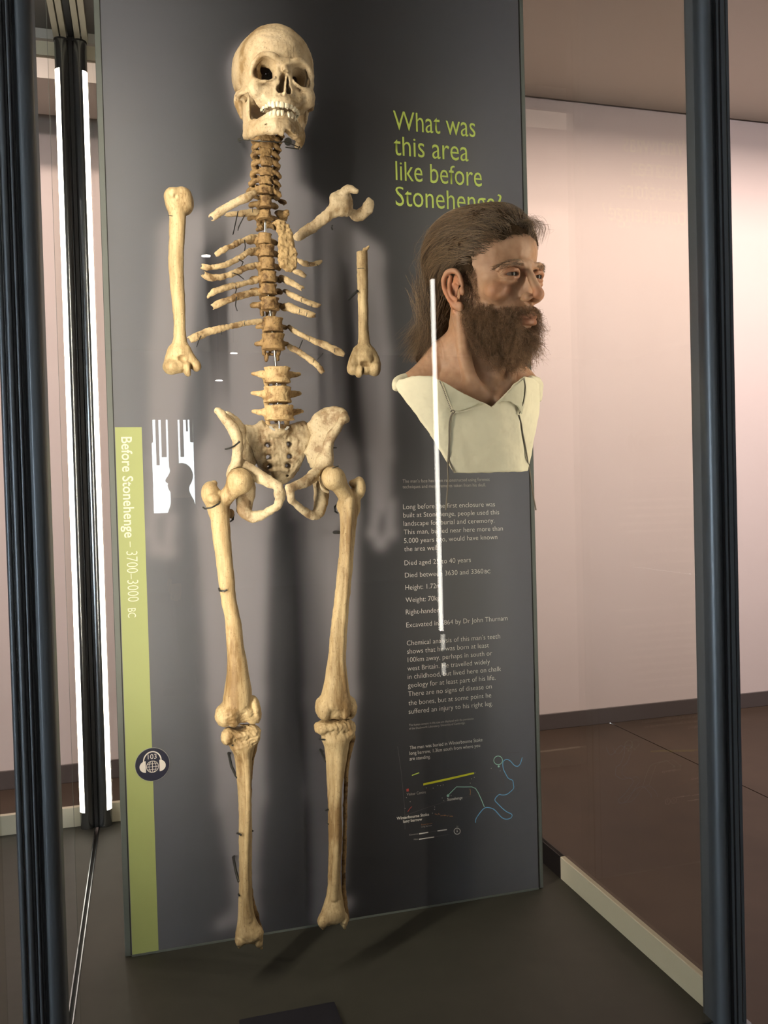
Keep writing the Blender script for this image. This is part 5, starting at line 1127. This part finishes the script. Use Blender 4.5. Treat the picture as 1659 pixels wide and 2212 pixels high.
cord('lacing_cord', [(1132,817),(1135,838),(1131,868),(1122,894)], .0009, lift=.0090); cord('lacing_cord', [(1121,896),(1126,915),(1129,935),(1135,965),(1140,995)], .0012, tail=[(1145,1022,1.345),(1150,1060,1.347),(1158,1102,1.350)])
cord('hem_seam', [(968,992),(975,1008),(981,1021)], .0010); cord('cord_knot', [(973,890),(978,886),(982,889),(979,893),(975,896)], .0010, lift=.009)
M_STITCH = mat('pale_stitch', (.72, .68, .54), .8)
st_ = MB()
for a_, b2_ in (((954,828),(975,886)), ((984,891),(1050,872))):
    for j in range(16):
        t = (j+.5)/16; x, y = a_[0]+(b2_[0]-a_[0])*t, a_[1]+(b2_[1]-a_[1])*t+ (3*math.sin(math.pi*t) if a_[0] > 960 else 0); q = on_tunic(x, y, .0098); st_.tube([q+np.array([-.0011, 0, -.0008]), q+np.array([.0011, -.0006, .0008])], .0005, 4)
st_.build('stitching', M_STITCH, tun)
# bracket that carries the bust on the panel
MB().cyl((.600, 1.42, 1.60), (.672, 1.660, 1.60), .012, 20).cyl((.672, 1.650, 1.60), (.672, 1.6680, 1.60), .028, 28).box((.58, 1.385, 1.56), (.63, 1.43, 1.66), .003).build('support_arm', M_BLACK, bust)
# ================================================================ BEHIND THE VIEWER (mirrored in the front pane)
# a visitor standing between the case and the far window, seen as a dark shape in the glass
vp = at(386, 1075, YM+4.5); VX, VY = float(vp[0]), -4.5
pv = Vol((VX-.38, VY-.34, -.01), (VX+.38, VY+.34, 1.84), .0085)
def PE(c, r, k=.03, cut=False): pv.ell((VX+c[0], VY+c[1], c[2]), r, None, k, cut)
def PT(P, R_, k=.03): pv.tube([(VX+p[0], VY+p[1], p[2]) for p in P], R_, k)
PE((.030,0,1.690), (.084,.072,.100)); PE((-.020,0,1.655), (.055,.058,.085)); PE((-.030,0,1.59), (.042,.045,.033)); PT([(-.062,0,1.69),(-.086,0,1.655),(-.070,0,1.645)], [.012,.013,.012], .012); PE((-.070,0,1.615), (.012,.024,.012), .012); PE((.025,.074,1.66), (.020,.012,.032), .01); PE((.025,-.074,1.66), (.020,.012,.032), .01)
PT([(.02,0,1.60),(.03,0,1.50)], [.056,.070]); PE((.03,0,1.33), (.125,.185,.19), .05); PE((.01,0,1.10), (.125,.165,.17), .05); PE((.02,0,.95), (.125,.165,.10), .05); PT([(.03,-.10,1.46),(.03,.10,1.46)], [.065,.065], .05)
for s in (-1, 1):
    PT([(.03,s*.20,1.43),(.05,s*.25,1.15),(-.02,s*.25,.92)], [.060,.048,.036]); PT([(.02,s*.09,.92),(.0,s*.10,.50),(.04,s*.10,.10)], [.088,.062,.046], .03); PT([(.05,s*.10,.05),(-.03,s*.11,.04),(-.14,s*.12,.035)], [.045,.042,.036], .02)
    PE((-.045,s*.25,.85), (.036,.018,.045), .02)
    for q in range(4): PT([(-.075+q*.020,s*.25,.82),(-.085+q*.020,s*.245,.775-abs(q-1.5)*-.004),(-.080+q*.019,s*.235,.745+abs(q-1.3)*.006)], [.0095,.009,.008], .004)
    PT([(-.075,s*.24,.875),(-.095,s*.225,.84),(-.098,s*.22,.815)], [.011,.010,.008], .006)
vm = pv.mesh('person'); M_DARKC = mat('dark_coat_cloth', (.022, .022, .028), .85, bump=.3, bscale=60); M_SKINV = mat('visitor_skin', (.42, .26, .18), .6)
M_TROU = mat('dark_trouser_cloth', (.03, .035, .05), .9); M_SHOE = mat('dark_shoe', (.02, .016, .014), .5)
per = link('person', vm, M_DARKC); vm.materials.append(M_SKINV); vm.materials.append(M_TROU); vm.materials.append(M_SHOE)
zc = np.array([p.center[2] for p in vm.polygons]); mi = np.where(zc > 1.52, 1, np.where((zc < .875) & (np.array([abs(p.center[1]-VY) for p in vm.polygons]) > .21), 1, np.where(zc < .075, 3, np.where(zc < .90, 2, 0)))).astype(np.int32)
vm.polygons.foreach_set('material_index', mi)
tag(per, 'visitor in a dark coat standing in profile, mirrored in the glass as a dark shape', 'person')
M_CAN = mat('lamp_can_grey', (.20, .20, .20), .4, .5)
for i, p in enumerate(PEND):  # added pendants in place of ceiling downlights, for their glints in the glass
    pl = empty('pendant_lamp', (p[0], p[1], p[2]+.12)); tag(pl, ['small grey can pendant on a short cable by the far window', 'small grey can pendant hanging lowest on the longest cable'][i], 'lamp', 'can pendants in the gallery')
    MB().cyl((p[0], p[1], p[2]+.003), (p[0], p[1], p[2]+.12), .055, 24).build('lamp_can', M_CAN, pl); MB().cyl((p[0], p[1], p[2]+.12), (p[0], p[1], HC-.001), .004, 8).build('cable', M_BLACK, pl)
# a lit tube on a slim stand behind the viewer: the bright line that crosses the bust in the glass
t0 = at(936, 604, YM+1.6); t1 = at(951, 1362, YM+1.6); LX = float((t0[0]+t1[0])/2)
t2 = [float(at(951, y, YM+1.6)[2]) for y in (1370, 1403, 1432, 1458)]
ls = empty('light_column', (LX, -1.6, 0)); tag(ls, 'slim light column mirrored in the front glass as a bright white line', 'lamp')
MB().cyl((LX, -1.6, 0), (LX, -1.6, .02), .11, 32).cyl((LX, -1.6, .02), (LX, -1.6, float(t1[2])), .010, 16).build('stand', M_BLACK, ls)
for a_, b_ in ((t2[0], t2[1]), (t2[2], t2[3])): MB().cyl((LX+.004, -1.6, b_), (LX+.004, -1.6, a_), .0125, 16).build('marker_light', mat('dim_lit_tube', (1, 1, 1), .5, emit=(1, .95, .85), estr=6), ls)  # short lit pieces added for the broken glints under the line
MB().cyl((LX, -1.6, float(t1[2])), (LX, -1.6, float(t0[2])), .0098, 20).build('light_tube', mat('lit_tube', (1, 1, 1), .5, emit=(1.0, .96, .88), estr=16), ls)
